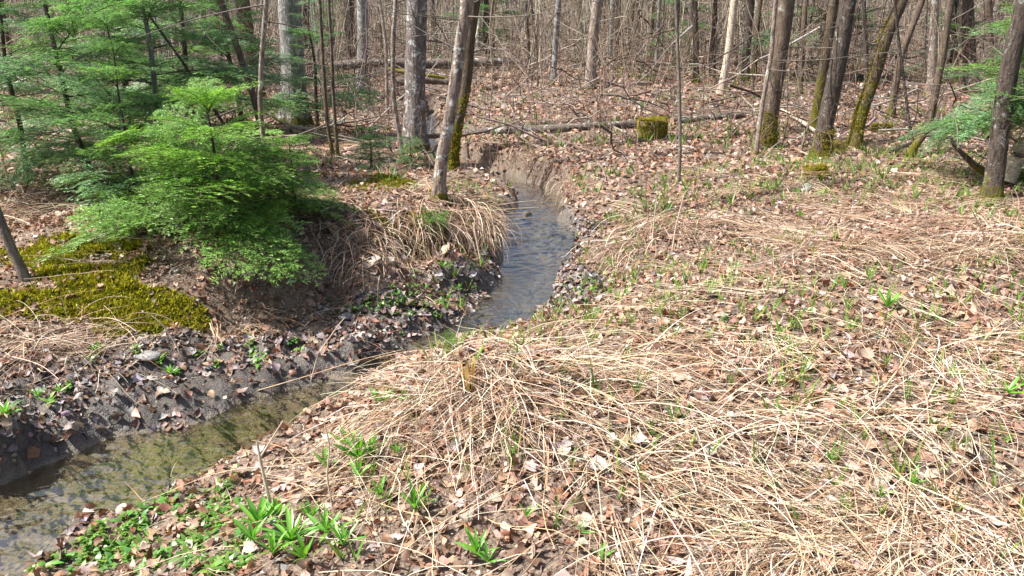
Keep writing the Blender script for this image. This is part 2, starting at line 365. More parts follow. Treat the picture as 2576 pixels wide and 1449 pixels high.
LEAFPAL = [(.42,.28,.205,3.4),(.34,.205,.14,3.4),(.26,.145,.095,2.8),(.49,.36,.285,2.0),(.42,.36,.34,1.0),(.15,.085,.06,1.4),(.32,.15,.085,.6),(.55,.46,.40,.5)]
WETPAL = [(.26,.22,.21,2),(.13,.10,.09,2),(.40,.36,.35,1.8),(.21,.12,.085,1.2),(.34,.235,.19,1.2)]
STRAWPAL = [(.58,.45,.315,3),(.46,.31,.20,2.2),(.68,.57,.43,2.8),(.34,.20,.12,2.2),(.78,.70,.58,1.7),(.20,.115,.075,1.5)]
BROWNPAL = [(.40,.27,.18,2),(.28,.17,.11,2),(.16,.095,.065,2),(.55,.43,.31,1)]

# ================================================================== LARGE STRUCTURE
rows = np.concatenate([np.linspace(-5, 1.2, 30), np.geomspace(1.22, 34, 400), np.geomspace(36, 320, 40)])
cols = np.linspace(-1, 1, 380)
yy = np.repeat(rows, len(cols)); xx = np.tile(cols, len(rows))*(2.6+.95*np.maximum(yy, 0)+np.maximum(0, -yy)*.8)
zz = height(xx, yy)
nr, nc = len(rows), len(cols); a = (np.arange(nr-1)*nc)[:, None]+np.arange(nc-1)[None]
Fq = np.stack([a, a+1, a+nc+1, a+nc], -1).reshape(-1, 4)
bedm = sstep(-.03, -.1, zz-(ZW-.0))*0 + sstep(.015, -.02, zz-ZW)*(chan(xx, yy) < .3)
mu = mud_at(xx, yy)
zz2 = zz
gm = mesh('ground', np.stack([xx, yy, zz2], -1), Fq, 'ground', attrs={'mud': mu, 'moss': moss_at(xx, yy)*.9, 'bed': bedm, 'silt': sstep(4.6, 5.6, yy)*.95})
tag(obj('ground', gm), kind='structure')
# water sheet: the channel, a little wider than its banks let it show, with ripples
def water_patch(y0, y1, sx, sy, x0, x1):
    X = np.arange(x0, x1, sx); Y = np.arange(y0, y1+sy*.5, sy); x, y = np.meshgrid(X, Y); r, c_ = x.shape
    fl = .25+.75*sstep(.2, .9, vnoise(x*1.3, y*1.0, 61)+.65)*(.3+.7*sstep(4.3, 5.2, y))
    z = ZW + fl*(.0075*fbm(x*7+.5*y, y*13, 62, 2) + .0042*vnoise(x*16, y*30, 63) + .0*x) + .03*sstep(7.35, 7.75, y)
    z = z + .016*np.exp(-((y-7.35)/.14)**2)*vnoise(x*14, y*18, 66)
    z = z + sstep(14, 17, y)*.05*fbm(x*6, y*3, 67, 3)
    keep = (chan(x, y) < .16); fk = keep[:-1, :-1] | keep[1:, :-1] | keep[:-1, 1:] | keep[1:, 1:]
    a = (np.arange(r-1)*c_)[:, None]+np.arange(c_-1)[None]; Fq = np.stack([a, a+1, a+c_+1, a+c_], -1)[fk]
    used = np.unique(Fq); remap = np.zeros(r*c_, int); remap[used] = np.arange(len(used))
    return np.stack([x, y, z], -1).reshape(-1, 3)[used], remap[Fq]
def water_mesh():
    V1, F1 = water_patch(1.2, 8.4, .02, .016, -5.5, 2); V2, F2 = water_patch(8.4, 24.4, .05, .04, -6, 2.5)
    return mesh('stream', np.vstack([V1, V2]), np.vstack([F1, F2+len(V1)]), 'water')
tag(obj('stream', water_mesh()), kind='structure')

# ================================================================== TREES
def smooth_path(P, n=24):
    P = np.asarray(P, float); s = np.concatenate([[0], np.cumsum(np.linalg.norm(np.diff(P, axis=0), axis=1))])
    t = np.linspace(0, s[-1], n*4); Q = np.stack([np.interp(t, s, P[:, i]) for i in range(3)], -1)
    k = np.ones(9)/9
    Qp = np.pad(Q, ((4, 4), (0, 0)), mode='edge'); Q2 = np.stack([np.convolve(Qp[:, i], k, 'valid') for i in range(3)], -1)
    Q2[0] = Q[0]; Q2[-1] = Q[-1]
    return Q2[np.linspace(0, len(Q2)-1, n).astype(int)]
def path_px(pts, Y, top=7.0, drift=.0):
    """trunk line traced up from its foot on the ground, carried on to its real height"""
    P = [on_y(px, py, Y) for px, py in pts]
    P = np.array(P)
    if top:
        d = P[-1]-P[0]; d /= np.linalg.norm(d); d[0] *= .6; d /= np.linalg.norm(d)
        L = (top-P[-1][2])/max(.3, d[2])
        for f in (.34, .67, 1.0): P = np.vstack([P, P[-1]+d*L*.333+np.array([rng.normal(0, .08), rng.normal(0, .08)+drift, 0])])
    return P
def twig_lines(root, d, L, n_sub=5, m=6, curl=.25, depth=1):
    """one branch and its side twigs as polylines"""
    out = []
    d = d/np.linalg.norm(d); t = np.linspace(0, 1, m)
    w = rng.normal(0, curl, 3); P = root+d*L*t[:, None]+w*(t**2)[:, None]*L*.5
    out.append((P, L))
    if depth > 0:
        for i in range(n_sub):
            k = rng.uniform(.2, .95); p = P[0]+(np.stack([np.interp(k, t, P[:, j]) for j in range(3)])-P[0])
            dd = d+rng.normal(0, .7, 3); dd[2] += .2
            out += twig_lines(p, dd, L*rng.uniform(.25, .5)*(1.1-k*.5), max(1, n_sub-2), m, curl, depth-1)
    return out
def lines_mesh(name, lines, r0, tint, base, k=4, mat='twig'):
    P = np.array([l[0] for l in lines])-base; Ls = np.array([l[1] for l in lines]); mm = P.shape[1]
    R = (r0*(Ls/Ls.max())**.8)[:, None]*np.linspace(1, .25, mm)[None]; R = np.maximum(R, .0016)
    T = np.asarray(tint)*(1+rng.normal(0, .15, (len(P), 1)))
    V, Fq, T_ = tubes(P, R, k, T)
    return mesh(name, V, Fq, mat, T_)
def trunk_mesh(P, R, base, mat, sides=14, flare=.5, lump=.06, n=40):
    P = smooth_path(P, n)-base; n = len(P)
    h = P[:, 2]; r = np.interp(np.linspace(0, 1, n), np.linspace(0, 1, len(R)), R)
    r = r*(1+flare*np.exp(-np.maximum(h, 0)/(r[0]*1.6)))
    P[0, 2] -= .08
    an = np.arange(sides)*2*np.pi/sides; s = np.linspace(0, 1, n)*len(P)
    T = np.gradient(P, axis=0); T /= np.linalg.norm(T, axis=1, keepdims=True)
    A = np.cross(T, np.array([0, 1., 0])); A /= np.linalg.norm(A, axis=1, keepdims=True); B = np.cross(T, A)
    sd = random.randint(0, 999)
    ph = rng.uniform(0, 6.28)
    rr = r[:, None]*(1+lump*fbm(np.cos(an)[None]*1.5+10+0*s[:, None], np.sin(an)[None]*1.5+s[:, None]*.5, sd, 2))
    rr = rr*(1+.35*flare*np.exp(-np.maximum(h, 0)/(r[0]*1.2))[:, None]*np.sin(an*4+ph)[None])
    V = P[:, None]+rr[..., None]*(A[:, None]*np.cos(an)[None, :, None]+B[:, None]*np.sin(an)[None, :, None])
    b0 = (np.arange(n-1)*sides)[:, None]; j = np.arange(sides)[None]; j2 = (j+1) % sides
    Fq = np.stack([b0+j, b0+j2, b0+j2+sides, b0+j+sides], -1).reshape(-1, 4)
    V = V.reshape(-1, 3); V = np.vstack([V, P[-1][None]]); t = n*sides
    Ft = np.stack([(n-1)*sides+j[0], (n-1)*sides+j2[0], np.full(sides, t)], -1)
    return mesh('trunk', V, [Fq, Ft], mat), P, r
def moss_tufts(name, pts, nrm, size=.014, cols=((.33,.29,.03,3),(.21,.19,.02,2),(.44,.38,.05,1.5)), per=3):
    """small upright sprigs of moss growing out of a surface"""
    n = len(pts); pts = np.repeat(pts, per, 0); nrm = np.repeat(nrm, per, 0); N = len(pts)
    d = nrm+rng.normal(0, .55, (N, 3)); d /= np.linalg.norm(d, axis=1, keepdims=True)
    L = size*U(.6, 1.6, N); t = np.linspace(0, 1, 3)
    bend = rng.normal(0, .35, (N, 3))
    P = pts[:, None]+d[:, None]*(L[:, None, None]*t[None, :, None])+bend[:, None]*(L[:, None, None]*(t**2)[None, :, None])
    tint = np.repeat(pick(cols, n, .2), per, 0)
    V, Fq, T = ribbons(P, L*.42, [1, .9, .15], rng.normal(0, 1, (N, 1, 3)), tint)
    return mesh(name, V, Fq, 'moss', T)
def trunk_moss(parent, P, r, lo, hi, side, count, size=.014):
    hs = P[:, 2]; z = lo+(hi-lo)*rng.random(count)**1.4
    c = np.stack([np.interp(z, hs, P[:, i]) for i in range(3)], -1); rad = np.interp(z, hs, r)*1.03
    an = side+rng.normal(0, .9, count); nr_ = np.stack([np.cos(an), np.sin(an), np.zeros(count)], -1)
    keep = (vnoise(an*1.5, z*5, 77) > -.35)
    o = obj('moss', moss_tufts('moss', (c+nr_*rad[:, None])[keep], nr_[keep], size), parent); o['kind'] = 'stuff'
TREEPX = []
def tree(name, label, pts, wpx, mat, top=7.5, base_z=None, nbr=7, brz=(.5, 3.2), brL=(.4, 1.1), moss=None, cat='tree', group=None, sides=14, flare=.5, Y=None, tcol=(.17,.145,.125), crown=True, taper=.55, lump=.06):
    """pts: points up the trunk from its foot; wpx: trunk width at the foot"""
    if Y is None: base = hit1(*pts[0]); Y = base[1]
    P = path_px(pts, Y, top); base = P[0].copy(); base[2] = height(base[0], base[1]); P[0] = base
    r0 = .5*wpx/F*math.hypot(Y*CP+(CAMZ-base[2])*SP, 0)
    R = [r0, r0*.92, r0*.88, r0*.8, r0*(taper+.1), r0*taper]
    e = obj(name, None, loc=base); e.empty_display_size = .2; tag(e, label, cat, group)
    me, PL, rr = trunk_mesh(P, R, base, mat, sides, flare, lump)
    tr_o = obj('trunk', me, e)
    hs = PL[:, 2]
    for i in range(nbr):
        z = rng.uniform(*brz)
        if z > hs[-1]: continue
        c = np.array([np.interp(z, hs, PL[:, k]) for k in range(3)]); an = rng.uniform(0, 2*np.pi)
        d = np.array([math.cos(an), math.sin(an), rng.uniform(-.25, .5)])
        L = rng.uniform(*brL)
        ln = twig_lines(c, d, L, random.randint(1, 4), 7, .22, 1)
        obj('branch', lines_mesh('branch', ln, min(.011, .004+r0*.05)*rng.uniform(.7, 1.2), tcol, np.zeros(3)), e)
    if crown and top:                       # bare twigs of the crown
        ln = []
        for i in range(14):
            z = rng.uniform(top*.5, top)*.98-base[2]
            c = np.array([np.interp(z, hs, PL[:, k]) for k in range(3)]); an = rng.uniform(0, 2*np.pi)
            ln += twig_lines(c, np.array([math.cos(an), math.sin(an), .7]), rng.uniform(.8, 1.8), 4, 7, .2, 1)
        obj('crown', lines_mesh('crown', ln, .014, tcol, np.zeros(3), 3), e)
    if moss: trunk_moss(e, PL, rr, *moss)
    TREEPX.append((base[0], base[1], r0))
    return e, PL, rr

# --- the trunks that can be told apart
tree('tree','thick grey lichen-barked trunk standing right behind the young firs',[(742,318),(738,200),(733,100),(728,0)],58,'bark_grey',9,nbr=9,sides=20)
tree('tree','thick lichen-blotched trunk between log ends, thin pale sapling at its side',[(1043,380),(1043,300),(1045,150),(1050,0)],52,'bark_lichen',9,nbr=10,sides=20,brL=(.5,1.5))
tree('tree','leaning pale trunk with peeled bark rooted on the streamside hummock',[(1104,505),(1106,430),(1136,269),(1154,143),(1176,0)],31,'bark_blotch',6.5,nbr=10,brz=(.7,2.4),brL=(.4,1.3),moss=(.0,.22,2.8,260,.014))
tree('tree','leaning dark trunk with yellow mossy foot behind the peeled pale trunk',[(1134,425),(1147,323),(1174,215),(1183,72),(1197,0)],29,'bark_mossy',7,nbr=8,brz=(1.2,2.6),brL=(.5,1.5),moss=(0,.9,-1.4,900,.014))
tree('tree','straight dark trunk beyond the mossy log end on the far bank',[(911,236),(913,120),(911,0)],29,'bark_grey',9,nbr=6,sides=12)
tree('tree','dark trunk behind the big grey trunk and the long fallen log',[(882,190),(881,100),(878,0)],28,'bark_dark',9,nbr=5,sides=12)
tree('tree','slim grey trunk standing on the leafy rise with a straight stem',[(1391,218),(1396,120),(1405,0)],16,'bark_grey',8,nbr=7,sides=10)
tree('birch_tree','brown banded young birch trunk on the crest of the leafy rise',[(1484,225),(1490,120),(1502,0)],25,'bark_pale',8,nbr=7,sides=12)
tree('tree','thin black upright stem on the leafy rise beside the log pile',[(1333,202),(1328,100),(1323,0)],9,'bark_dark',6,nbr=6,sides=8)
tree('birch_tree','slender cream-white birch trunk curving at its foot',[(1811,240),(1819,205),(1833,126),(1847,0)],19,'bark_birch',9,nbr=4,sides=12)
tree('tree','stout olive-brown trunk with mossy foot and a pale sapling against it',[(1928,375),(1940,270),(1955,179),(1980,0)],40,'bark_brown',9,nbr=9,sides=18,moss=(0,.5,-1.9,700,.014))
tree('tree','leaning dark trunk with a mossy bulge at its foot',[(2060,400),(2080,287),(2106,179),(2134,0)],40,'bark_dark',8.5,nbr=9,sides=18,moss=(0,.35,-.8,800,.016))
tree('tree','moss-sleeved trunk directly behind the leaning dark trunk',[(2050,330),(2062,220),(2077,143),(2098,0)],25,'bark_mossy',8,nbr=5,sides=12)
tree('tree','curved trunk sleeved in olive moss all the way up',[(2145,379),(2170,269),(2206,179),(2228,90),(2271,0)],31,'bark_mossy',8,nbr=8,sides=16,moss=(.0,1.6,2.8,1300,.014))
tree('tree','thin crooked stem rising behind the curved moss-sleeved trunk',[(2240,300),(2252,220),(2267,136),(2321,0)],18,'bark_brown',7,nbr=7,sides=10)
tree('tree','bowed brown stem lying over at its foot among dead leaves',[(2278,400),(2339,318),(2352,240),(2375,120),(2392,0)],19,'bark_brown',6,nbr=7,sides=10,moss=(0,.3,1.5,150,.012))
tree('tree','dark grey trunk deep in the thicket behind the hanging fir boughs',[(2445,240),(2440,150),(2430,20)],34,'bark_dark',8,nbr=8,sides=12)
tree('tree','dark trunk with forked foot rising through the hanging fir boughs',[(2492,508),(2508,400),(2522,287),(2543,143),(2572,36)],44,'bark_dark',7,nbr=6,sides=18,brz=(.6,2.4))
tree('sapling','thin near-black sapling standing alone before the curved mossy trunk',[(2305,392),(2289,323),(2271,180),(2260,97),(2250,0)],8,'bark_dark',4,nbr=7,sides=8,brz=(.4,1.8),brL=(.3,.8),crown=False)
tree('sapling','pale straight sapling leaning against the stout olive-brown trunk',[(1901,390),(1919,251),(1940,143),(1951,0)],12,'bark_pale',5,nbr=5,sides=8,crown=False)
tree('sapling','tall hair-thin brown sapling in the open leaf litter',[(1707,466),(1711,380),(1710,251),(1700,0)],9,'bark_thin',5,nbr=8,sides=8,brz=(.8,2.4),brL=(.2,.6),crown=False)
tree('sapling','smooth tan sapling bending beside the thick lichen-blotched trunk',[(1014,395),(990,251),(988,108),(996,0)],12,'bark_pale',5,nbr=5,sides=8,brz=(1,2.6),crown=False)
tree('sapling','thin tan sapling behind the bending smooth sapling',[(975,300),(973,215),(971,108),(955,0)],9,'bark_pale',5,nbr=4,sides=8,crown=False)
tree('sapling','slim dark brown stem, taller of the pair past the young firs',[(838,393),(822,305),(812,150),(804,0)],10,'bark_brown',5,nbr=6,sides=8,brL=(.3,.7),crown=False)
tree('sapling','slim dark brown stem, shorter of the pair past the young firs',[(851,398),(843,310),(838,233),(834,120),(826,0)],9,'bark_brown',4,nbr=5,sides=8,brL=(.3,.7),crown=False)
tree('sapling','smooth grey wavy sapling growing up through the front fir',[(680,560),(678,502),(664,359),(653,273),(657,154),(671,0)],13,'bark_pale',4.5,nbr=5,sides=8,brL=(.3,.9),crown=False,Y=5.9)
tree('sapling','reddish brown leaning stem crossing the smooth grey wavy sapling',[(664,330),(646,270),(617,180),(588,93),(553,0)],18,'bark_brown',5,nbr=5,sides=10,crown=False,Y=8.6)
tree('sapling','thin slanting dark stem cutting through the fir foliage',[(610,390),(592,352),(563,312),(466,165),(373,36)],9,'bark_dark',None,nbr=4,sides=8,brz=(.6,1.6),crown=False,Y=7.4)
tree('sapling','short grey sapling stem leaning out of the moss bank',[(68,705),(30,630),(0,555),(-40,440)],24,'bark_thin',2.6,nbr=2,sides=10,flare=.15,brz=(.5,1.6),crown=False)

for pts, w_, mt in [([(1752,205),(1750,100),(1748,0)],15,'bark_dark'),([(1790,196),(1794,90),(1797,0)],17,'bark_dark'),([(1872,200),(1880,90),(1889,0)],22,'bark_dark'),([(1896,190),(1902,90),(1912,0)],14,'bark_brown'),
  ([(2012,235),(2018,110),(2027,0)],14,'bark_brown'),([(2180,245),(2178,110),(2172,0)],12,'bark_dark'),([(2335,190),(2340,90),(2350,0)],17,'bark_dark'),([(2402,205),(2398,90),(2392,0)],20,'bark_dark'),([(2500,215),(2490,100),(2486,0)],18,'bark_brown'),
  ([(1600,150),(1604,70),(1603,0)],14,'bark_dark'),([(1550,155),(1548,70),(1552,0)],12,'bark_brown'),([(1100,150),(1092,60),(1086,0)],14,'bark_dark'),([(520,205),(512,90),(505,0)],22,'bark_dark'),([(545,190),(540,90),(540,0)],16,'bark_grey')]:
    tree('tree','dark slender trunk among the thicket edge behind the leafy rise',pts,w_,mt,8,nbr=8,sides=10,brz=(.4,3),brL=(.4,1.4),group='dark trunks at the thicket edge')
# --- slim trunks filling the wood behind (look-alikes)
BARKS = ['bark_grey','bark_brown','bark_dark','bark_thin','bark_mossy','bark_pale']
protos = []
for i in range(7):
    L = rng.uniform(6.5, 9); lean = rng.normal(0, .35, 2)
    P = np.array([[0, 0, 0], [lean[0]*.2, lean[1]*.2, L*.3], [lean[0]*.7+rng.normal(0, .1), lean[1]*.7, L*.65], [lean[0]*1.3, lean[1]*1.3, L]])
    me, PL, rr = trunk_mesh(P, [.07, .065, .05, .03], np.zeros(3), BARKS[i % 6], 8, .5, .08, 20)
    ln = []
    for k in range(22):
        z = rng.uniform(.5, L*.97); c = np.array([np.interp(z, PL[:, 2], PL[:, q]) for q in range(3)]); an = rng.uniform(0, 6.28)
        ln += twig_lines(c, np.array([math.cos(an), math.sin(an), rng.uniform(-.1, .8)]), rng.uniform(.4, 1.3), 4, 6, .22, 1)
    protos.append((me, lines_mesh('crown', ln, .009, (.30,.26,.21), np.zeros(3), 3)))
spots = []
tries = 0
while len(spots) < 150 and tries < 9000:
    tries += 1
    y = rng.uniform(13.5, 38); x = rng.uniform(-1, 1)*(.72*y+1.5)
    if chan(np.array(x), np.array(y)) < .4: continue
    if y < 18 and -3.5 < x < 5: continue
    if -8 < x < -1 and y < 13: continue
    if any((x-a)**2+(y-b_)**2 < .8 for a, b_, _ in spots+TREEPX): continue
    spots.append((x, y, 0))
for i, (x, y, _) in enumerate(spots):
    tm, cm = protos[i % 7]
    e = obj('bare_tree', None, loc=(x, y, float(height(x, y))), rot=(0, 0, rng.uniform(0, 6.28)))
    k = rng.choice([.45, .6, .8, 1.1, 1.7, 2.3], p=[.15, .2, .25, .2, .13, .07])*rng.uniform(.85, 1.15); e.scale = (k, k, rng.uniform(.8, 1.15))
    tag(e, 'slim bare trunk standing deep in the leafless wood beyond the clearing', 'tree', 'bare trees of the wood behind')
    obj('trunk', tm, e); obj('crown', cm, e)

# --- far-off thicket: stems nobody could count
def thicket(name, n, y0, y1, hmin, hmax, r, pal, label, cond=None, subs=3, buds=0):
    y = np.sqrt(U(y0**2, y1**2, n)); x = U(-1, 1, n)*(.78*y+2)
    ok = chan(x, y) > .3
    if cond is not None: ok &= cond(x, y)
    x, y = x[ok], y[ok]; n = len(x); z = height(x, y)
    H = U(hmin, hmax, n); lean = rng.normal(0, .2, (n, 2)); t = np.linspace(0, 1, 6)
    P = np.stack([x[:, None]+lean[:, :1]*H[:, None]*t**1.5+rng.normal(0, .03, (n, 6)), y[:, None]+lean[:, 1:]*H[:, None]*t**1.5, z[:, None]+H[:, None]*t-.03], -1)
    a = Acc(); T = pick(pal, n, .2)
    V, Fq, T_ = tubes(P, (r*U(.5, 1.4, n))[:, None]*np.linspace(1, .35, 6), 3, T); a.add(V, Fq, T_)
    for k in range(subs):
        f = U(.25, .95, n); i0 = np.minimum((f*5).astype(int), 4); root = P[np.arange(n), i0]
        an = U(0, 6.28, n); d = np.stack([np.cos(an), np.sin(an), U(-.2, 1.0, n)], -1); L = H*U(.12, .38, n)
        tt = np.linspace(0, 1, 4); Q = root[:, None]+d[:, None]*(L[:, None]*tt)[..., None]+rng.normal(0, .05, (n, 4, 3))*tt[None, :, None]
        V, Fq, T_ = tubes(Q, (r*.5*U(.5, 1.1, n))[:, None]*np.linspace(1, .4, 4), 3, T*1.1); a.add(V, Fq, T_)
        if buds:
            nb = int(n*buds); j = rng.integers(0, n, nb); q = Q[j, 3]+rng.normal(0, .05, (nb, 3)); s = U(.012, .03, nb)
            dd = rng.normal(0, 1, (nb, 3)); dd /= np.linalg.norm(dd, axis=1, keepdims=True)
            B = q[:, None]+dd[:, None]*(s[:, None]*np.linspace(0, 1, 2))[..., None]
            V, Fq, T_ = ribbons(B, s*.6, [1, .8], rng.normal(0, 1, (nb, 1, 3)), pick([(.25,.26,.06,1),(.32,.28,.1,1)], nb)); a.add(V, Fq, T_)
    tag(obj(name, a.mesh(name, 'twig')), label, 'thicket', None, 'stuff')
GREYP = [(.25,.215,.17,2),(.36,.31,.245,2),(.15,.12,.095,1.6),(.48,.415,.32,1)]
thicket('distant_thicket', 5000, 17, 42, 1.0, 4.5, .015, GREYP, 'tangle of bare grey-brown stems closing off the wood behind', cond=lambda x, y: ~((x > -3.2) & (x < .4) & (y < 24)) | (rng.random(len(x)) < .25), subs=3, buds=.4)
thicket('distant_wood', 1500, 40, 95, 5, 9, .07, GREYP, 'pale haze of leafless trunks at the far end of the wood', subs=2)
thicket('undergrowth', 1700, 10.5, 22, .4, 2.2, .007, [(.28,.20,.15,2),(.38,.30,.24,2),(.20,.13,.10,1)], 'thin bare brown shoots standing across the leafy rise', subs=3, buds=.25)
thicket('undergrowth', 420, 6.5, 11, .25, 1.0, .0035, [(.25,.17,.12,2),(.34,.26,.19,2)], 'sparse dry canes rising from litter past the stream', cond=lambda x, y: ~((x < -.5) & (y < 7.5)), subs=2)

def brush(name, n, y0, y1, label, cond=None):
    y = np.sqrt(U(y0**2, y1**2, n)); x = U(-1, 1, n)*(.78*y+2); ok = chan(x, y) > .25
    if cond is not None: ok &= cond(x, y)
    x, y = x[ok], y[ok]; n = len(x); L = U(.4, 2.4, n)*(.5+y/30); an = U(0, 3.14, n); t = np.linspace(-.5, .5, 6)
    sl = rng.normal(0, .35, n); z = height(x, y)+.03+np.abs(rng.normal(0, .35, n))*sstep(12, 20, y)+.5*L*np.abs(np.sin(sl))
    P = np.stack([x[:, None]+(L*np.cos(an)*np.cos(sl))[:, None]*t, y[:, None]+(L*np.sin(an)*np.cos(sl))[:, None]*t, z[:, None]+(L*np.sin(sl))[:, None]*t], -1)+rng.normal(0, .03, (n, 6, 3))
    a = Acc(); T = pick([(.13,.10,.085,2),(.24,.20,.17,2),(.36,.32,.28,1.2),(.08,.06,.05,1.2)], n, .2)
    V, Fq, T_ = tubes(P, (U(.005, .022, n)**1.0)[:, None]*np.linspace(1, .35, 6), 4, T); a.add(V, Fq, T_)
    tag(obj(name, a.mesh(name, 'twig')), label, 'brushwood', None, 'stuff')
brush('brushwood', 2600, 15.5, 34, 'jumble of fallen dead branches under the bare wood behind')
brush('brushwood', 420, 9.5, 15.5, 'thin dead twigs strewn between stream bend and the leafy rise', lambda x, y: np.hypot(x-2.0, y-11.0) > 1.6)
# ================================================================== FIRS
def bough_mesh(seed, L=.5, ncol=((.05,.13,.03,2),(.07,.17,.04,2),(.035,.10,.028,1.5)), tipc=(.13,.24,.06), dens=1.0, woody=(.12,.085,.06), droop=.12):
    global rng
    keep = rng; rng = np.random.default_rng(seed)
    lines = []                                     # twigs: (start, dir, length)
    m = 8; t = np.linspace(0, 1, m)
    def curve(p0, d, l, sag):
        P = p0+d*(l*t)[:, None]; P[:, 2] += -sag*l*t**2+.06*l*np.sin(t*3.1)
        return P
    main = curve(np.zeros(3), np.array([1., 0, .0]), L, droop); lines.append(main)
    npair = int(9*L/.5)+2
    for i in range(npair):
        f = .12+.83*(i+.3*rng.random())/npair
        p = np.array([np.interp(f, t, main[:, k]) for k in range(3)])
        for s in (-1, 1):
            if rng.random() < .08: continue
            l = L*(.16+.42*(1-f))*rng.uniform(.75, 1.15); a = math.radians(rng.uniform(42, 62))*s
            d = np.array([math.cos(a), math.sin(a), rng.normal(0, .07)])
            Q = curve(p, d, l, .12+rng.normal(0, .05)); lines.append(Q)
            if l > .1:
                for j in range(int(l/.07)):
                    f2 = rng.uniform(.25, .9); q = np.array([np.interp(f2, t, Q[:, k]) for k in range(3)])
                    a2 = a+math.radians(rng.uniform(35, 55))*rng.choice([-1, 1]); l2 = l*(.2+.35*(1-f2))
                    lines.append(curve(q, np.array([math.cos(a2), math.sin(a2), rng.normal(0, .08)]), l2, .1))
    a = Acc(); P = np.array(lines); ll = np.linalg.norm(P[:, -1]-P[:, 0], axis=1)
    V, Fq, T = tubes(P, np.maximum(.0012, .0045*(ll/L))[:, None]*np.linspace(1, .4, m), 3, woody); a.add(V, Fq, T)
    for Pl, l in zip(P, ll):
        nn = max(6, int(l/.0048*dens)); f = np.sort(rng.random(nn)); c = np.stack([np.interp(f, t, Pl[:, k]) for k in range(3)], -1)
        if Pl is P[0]: pass
        tg = Pl[-1]-Pl[0]; tg /= np.linalg.norm(tg); sd = np.cross(tg, [0, 0, 1.]); sd /= np.linalg.norm(sd)
        s = rng.choice([-1., 1.], nn); ang = rng.uniform(.75, 1.15, nn)
        d = tg*np.cos(ang)[:, None]+sd*(np.sin(ang)*s)[:, None]; d[:, 2] += rng.uniform(.0, .28, nn)
        d /= np.linalg.norm(d, axis=1, keepdims=True); nl = rng.uniform(.017, .026, nn)*(1-.25*f)
        tt = np.array([0, .55, 1.]); N = c[:, None]+d[:, None]*(nl[:, None]*tt)[..., None]; N[:, 2, 2] -= nl*.08
        col = pick(ncol, nn, .12); tip = sstep(.7, 1, f)[:, None]*.7; col = col*(1-tip)+np.array(tipc)*tip
        upv = np.zeros((nn, 1, 3)); upv[..., 2] = 1; upv += rng.normal(0, .35, (nn, 1, 3))
        V, Fq, T = ribbons(N, np.full(nn, .0031), [.9, 1, .3], upv, col); a.add(V, Fq, T)
    rng = keep
    return a.mesh('bough', 'needle')
FRESH = ((.26,.50,.10,2),(.34,.58,.13,2),(.17,.37,.08,1.0)); BLUE = ((.22,.42,.20,2),(.28,.48,.25,2),(.16,.33,.15,1.2))
B_FRESH = [bough_mesh(100+i, .46+.04*i, FRESH, (.45,.64,.20)) for i in range(5)]
B_BLUE = [bough_mesh(200+i, .46+.05*i, BLUE, (.38,.57,.30)) for i in range(5)]
def fir(label, px, py, H, rad, boughs, nb, trunk_px=14, z0=.12, lean=None, mat='bark_dark', tw=1.0, group=None, Y=None, name='young_fir_tree', sel=None, droop=0.0, seed=0, conic=1.0, ymax=None):
    r_ = np.random.default_rng(seed+5)
    base = hit1(px, py) if Y is None else on_y(px, py, Y)
    base[2] = float(height(base[0], base[1]))
    lean = np.array(lean if lean is not None else (0, 0))
    t = np.linspace(0, 1, 6)
    P = np.stack([lean[0]*H*t, lean[1]*H*t, H*t], -1)+np.vstack([[0, 0, 0], r_.normal(0, .012*H, (5, 3))*[1, 1, 0]])
    e = obj(name, None, loc=base); tag(e, label, 'fir tree', group)
    r0 = .5*trunk_px/F*base[1]
    me, PL, rr = trunk_mesh(P, [r0, r0*.85, r0*.6, r0*.3, .004], np.zeros(3), mat, 10, .3, .05, 24); obj('trunk', me, e)
    ga = 0
    for i in range(nb):
        wh = max(5, int(H/.20)); per = nb/wh; f = (int(i/per)+.5+r_.normal(0, .13))/wh; f = min(max(f, .01), .99); h = z0+(H-z0)*f**1.05*.98; ga += 2.39996+r_.normal(0, .25)
        c = np.array([np.interp(h, PL[:, 2], PL[:, k]) for k in range(3)])
        if sel is not None and not sel(ga): continue
        L = rad*(1-f*.86*conic)*r_.uniform(.55, 1.18)
        bm = boughs[r_.integers(0, len(boughs))]; s = L/.54
        pitch = math.radians(-4+38*f+r_.normal(0, 9))-droop*(1-f)
        R = Matrix.Rotation(ga, 4, 'Z') @ Matrix.Rotation(-pitch, 4, 'Y') @ Matrix.Rotation(r_.normal(0, .12), 4, 'X')
        o = obj('bough', bm, e); sy = min(max(s, .75), 1.5)*r_.uniform(.85, 1.1)
        o.matrix_local = Matrix.Translation(Vector(c)) @ R @ Matrix.Diagonal((s, sy, sy, 1))
        if L > .45:                                   # inner side sprays fill long boughs
            for q in range(2):
                sd = r_.choice([-1, 1])*r_.uniform(.5, .9); k = r_.uniform(.25, .6)
                o2 = obj('spray', boughs[r_.integers(0, len(boughs))], e)
                pos = R @ Vector((L*k, 0, -.02)); kk = s*r_.uniform(.35, .55)
                o2.matrix_local = Matrix.Translation(Vector(c)+pos) @ Matrix.Rotation(ga+sd, 4, 'Z') @ Matrix.Rotation(-pitch+.05, 4, 'Y') @ Matrix.Rotation(r_.normal(0, .25), 4, 'X') @ Matrix.Diagonal((kk, kk*1.3, kk, 1))
    return e
fir('bright green bushy young fir overhanging the moss bank and mud',560,600,1.0,1.08,B_FRESH,54,16,z0=.14,seed=1,droop=.10,conic=.78)
fir('small bright green fir crowding the grey wavy sapling above the bank',745,545,.6,.52,B_FRESH,30,10,z0=.08,seed=2)
fir('tall blue-green fir with bent dark stem at the moss bank',262,505,3.0,1.15,B_BLUE,44,16,z0=.3,lean=(-.13,.03),seed=3)
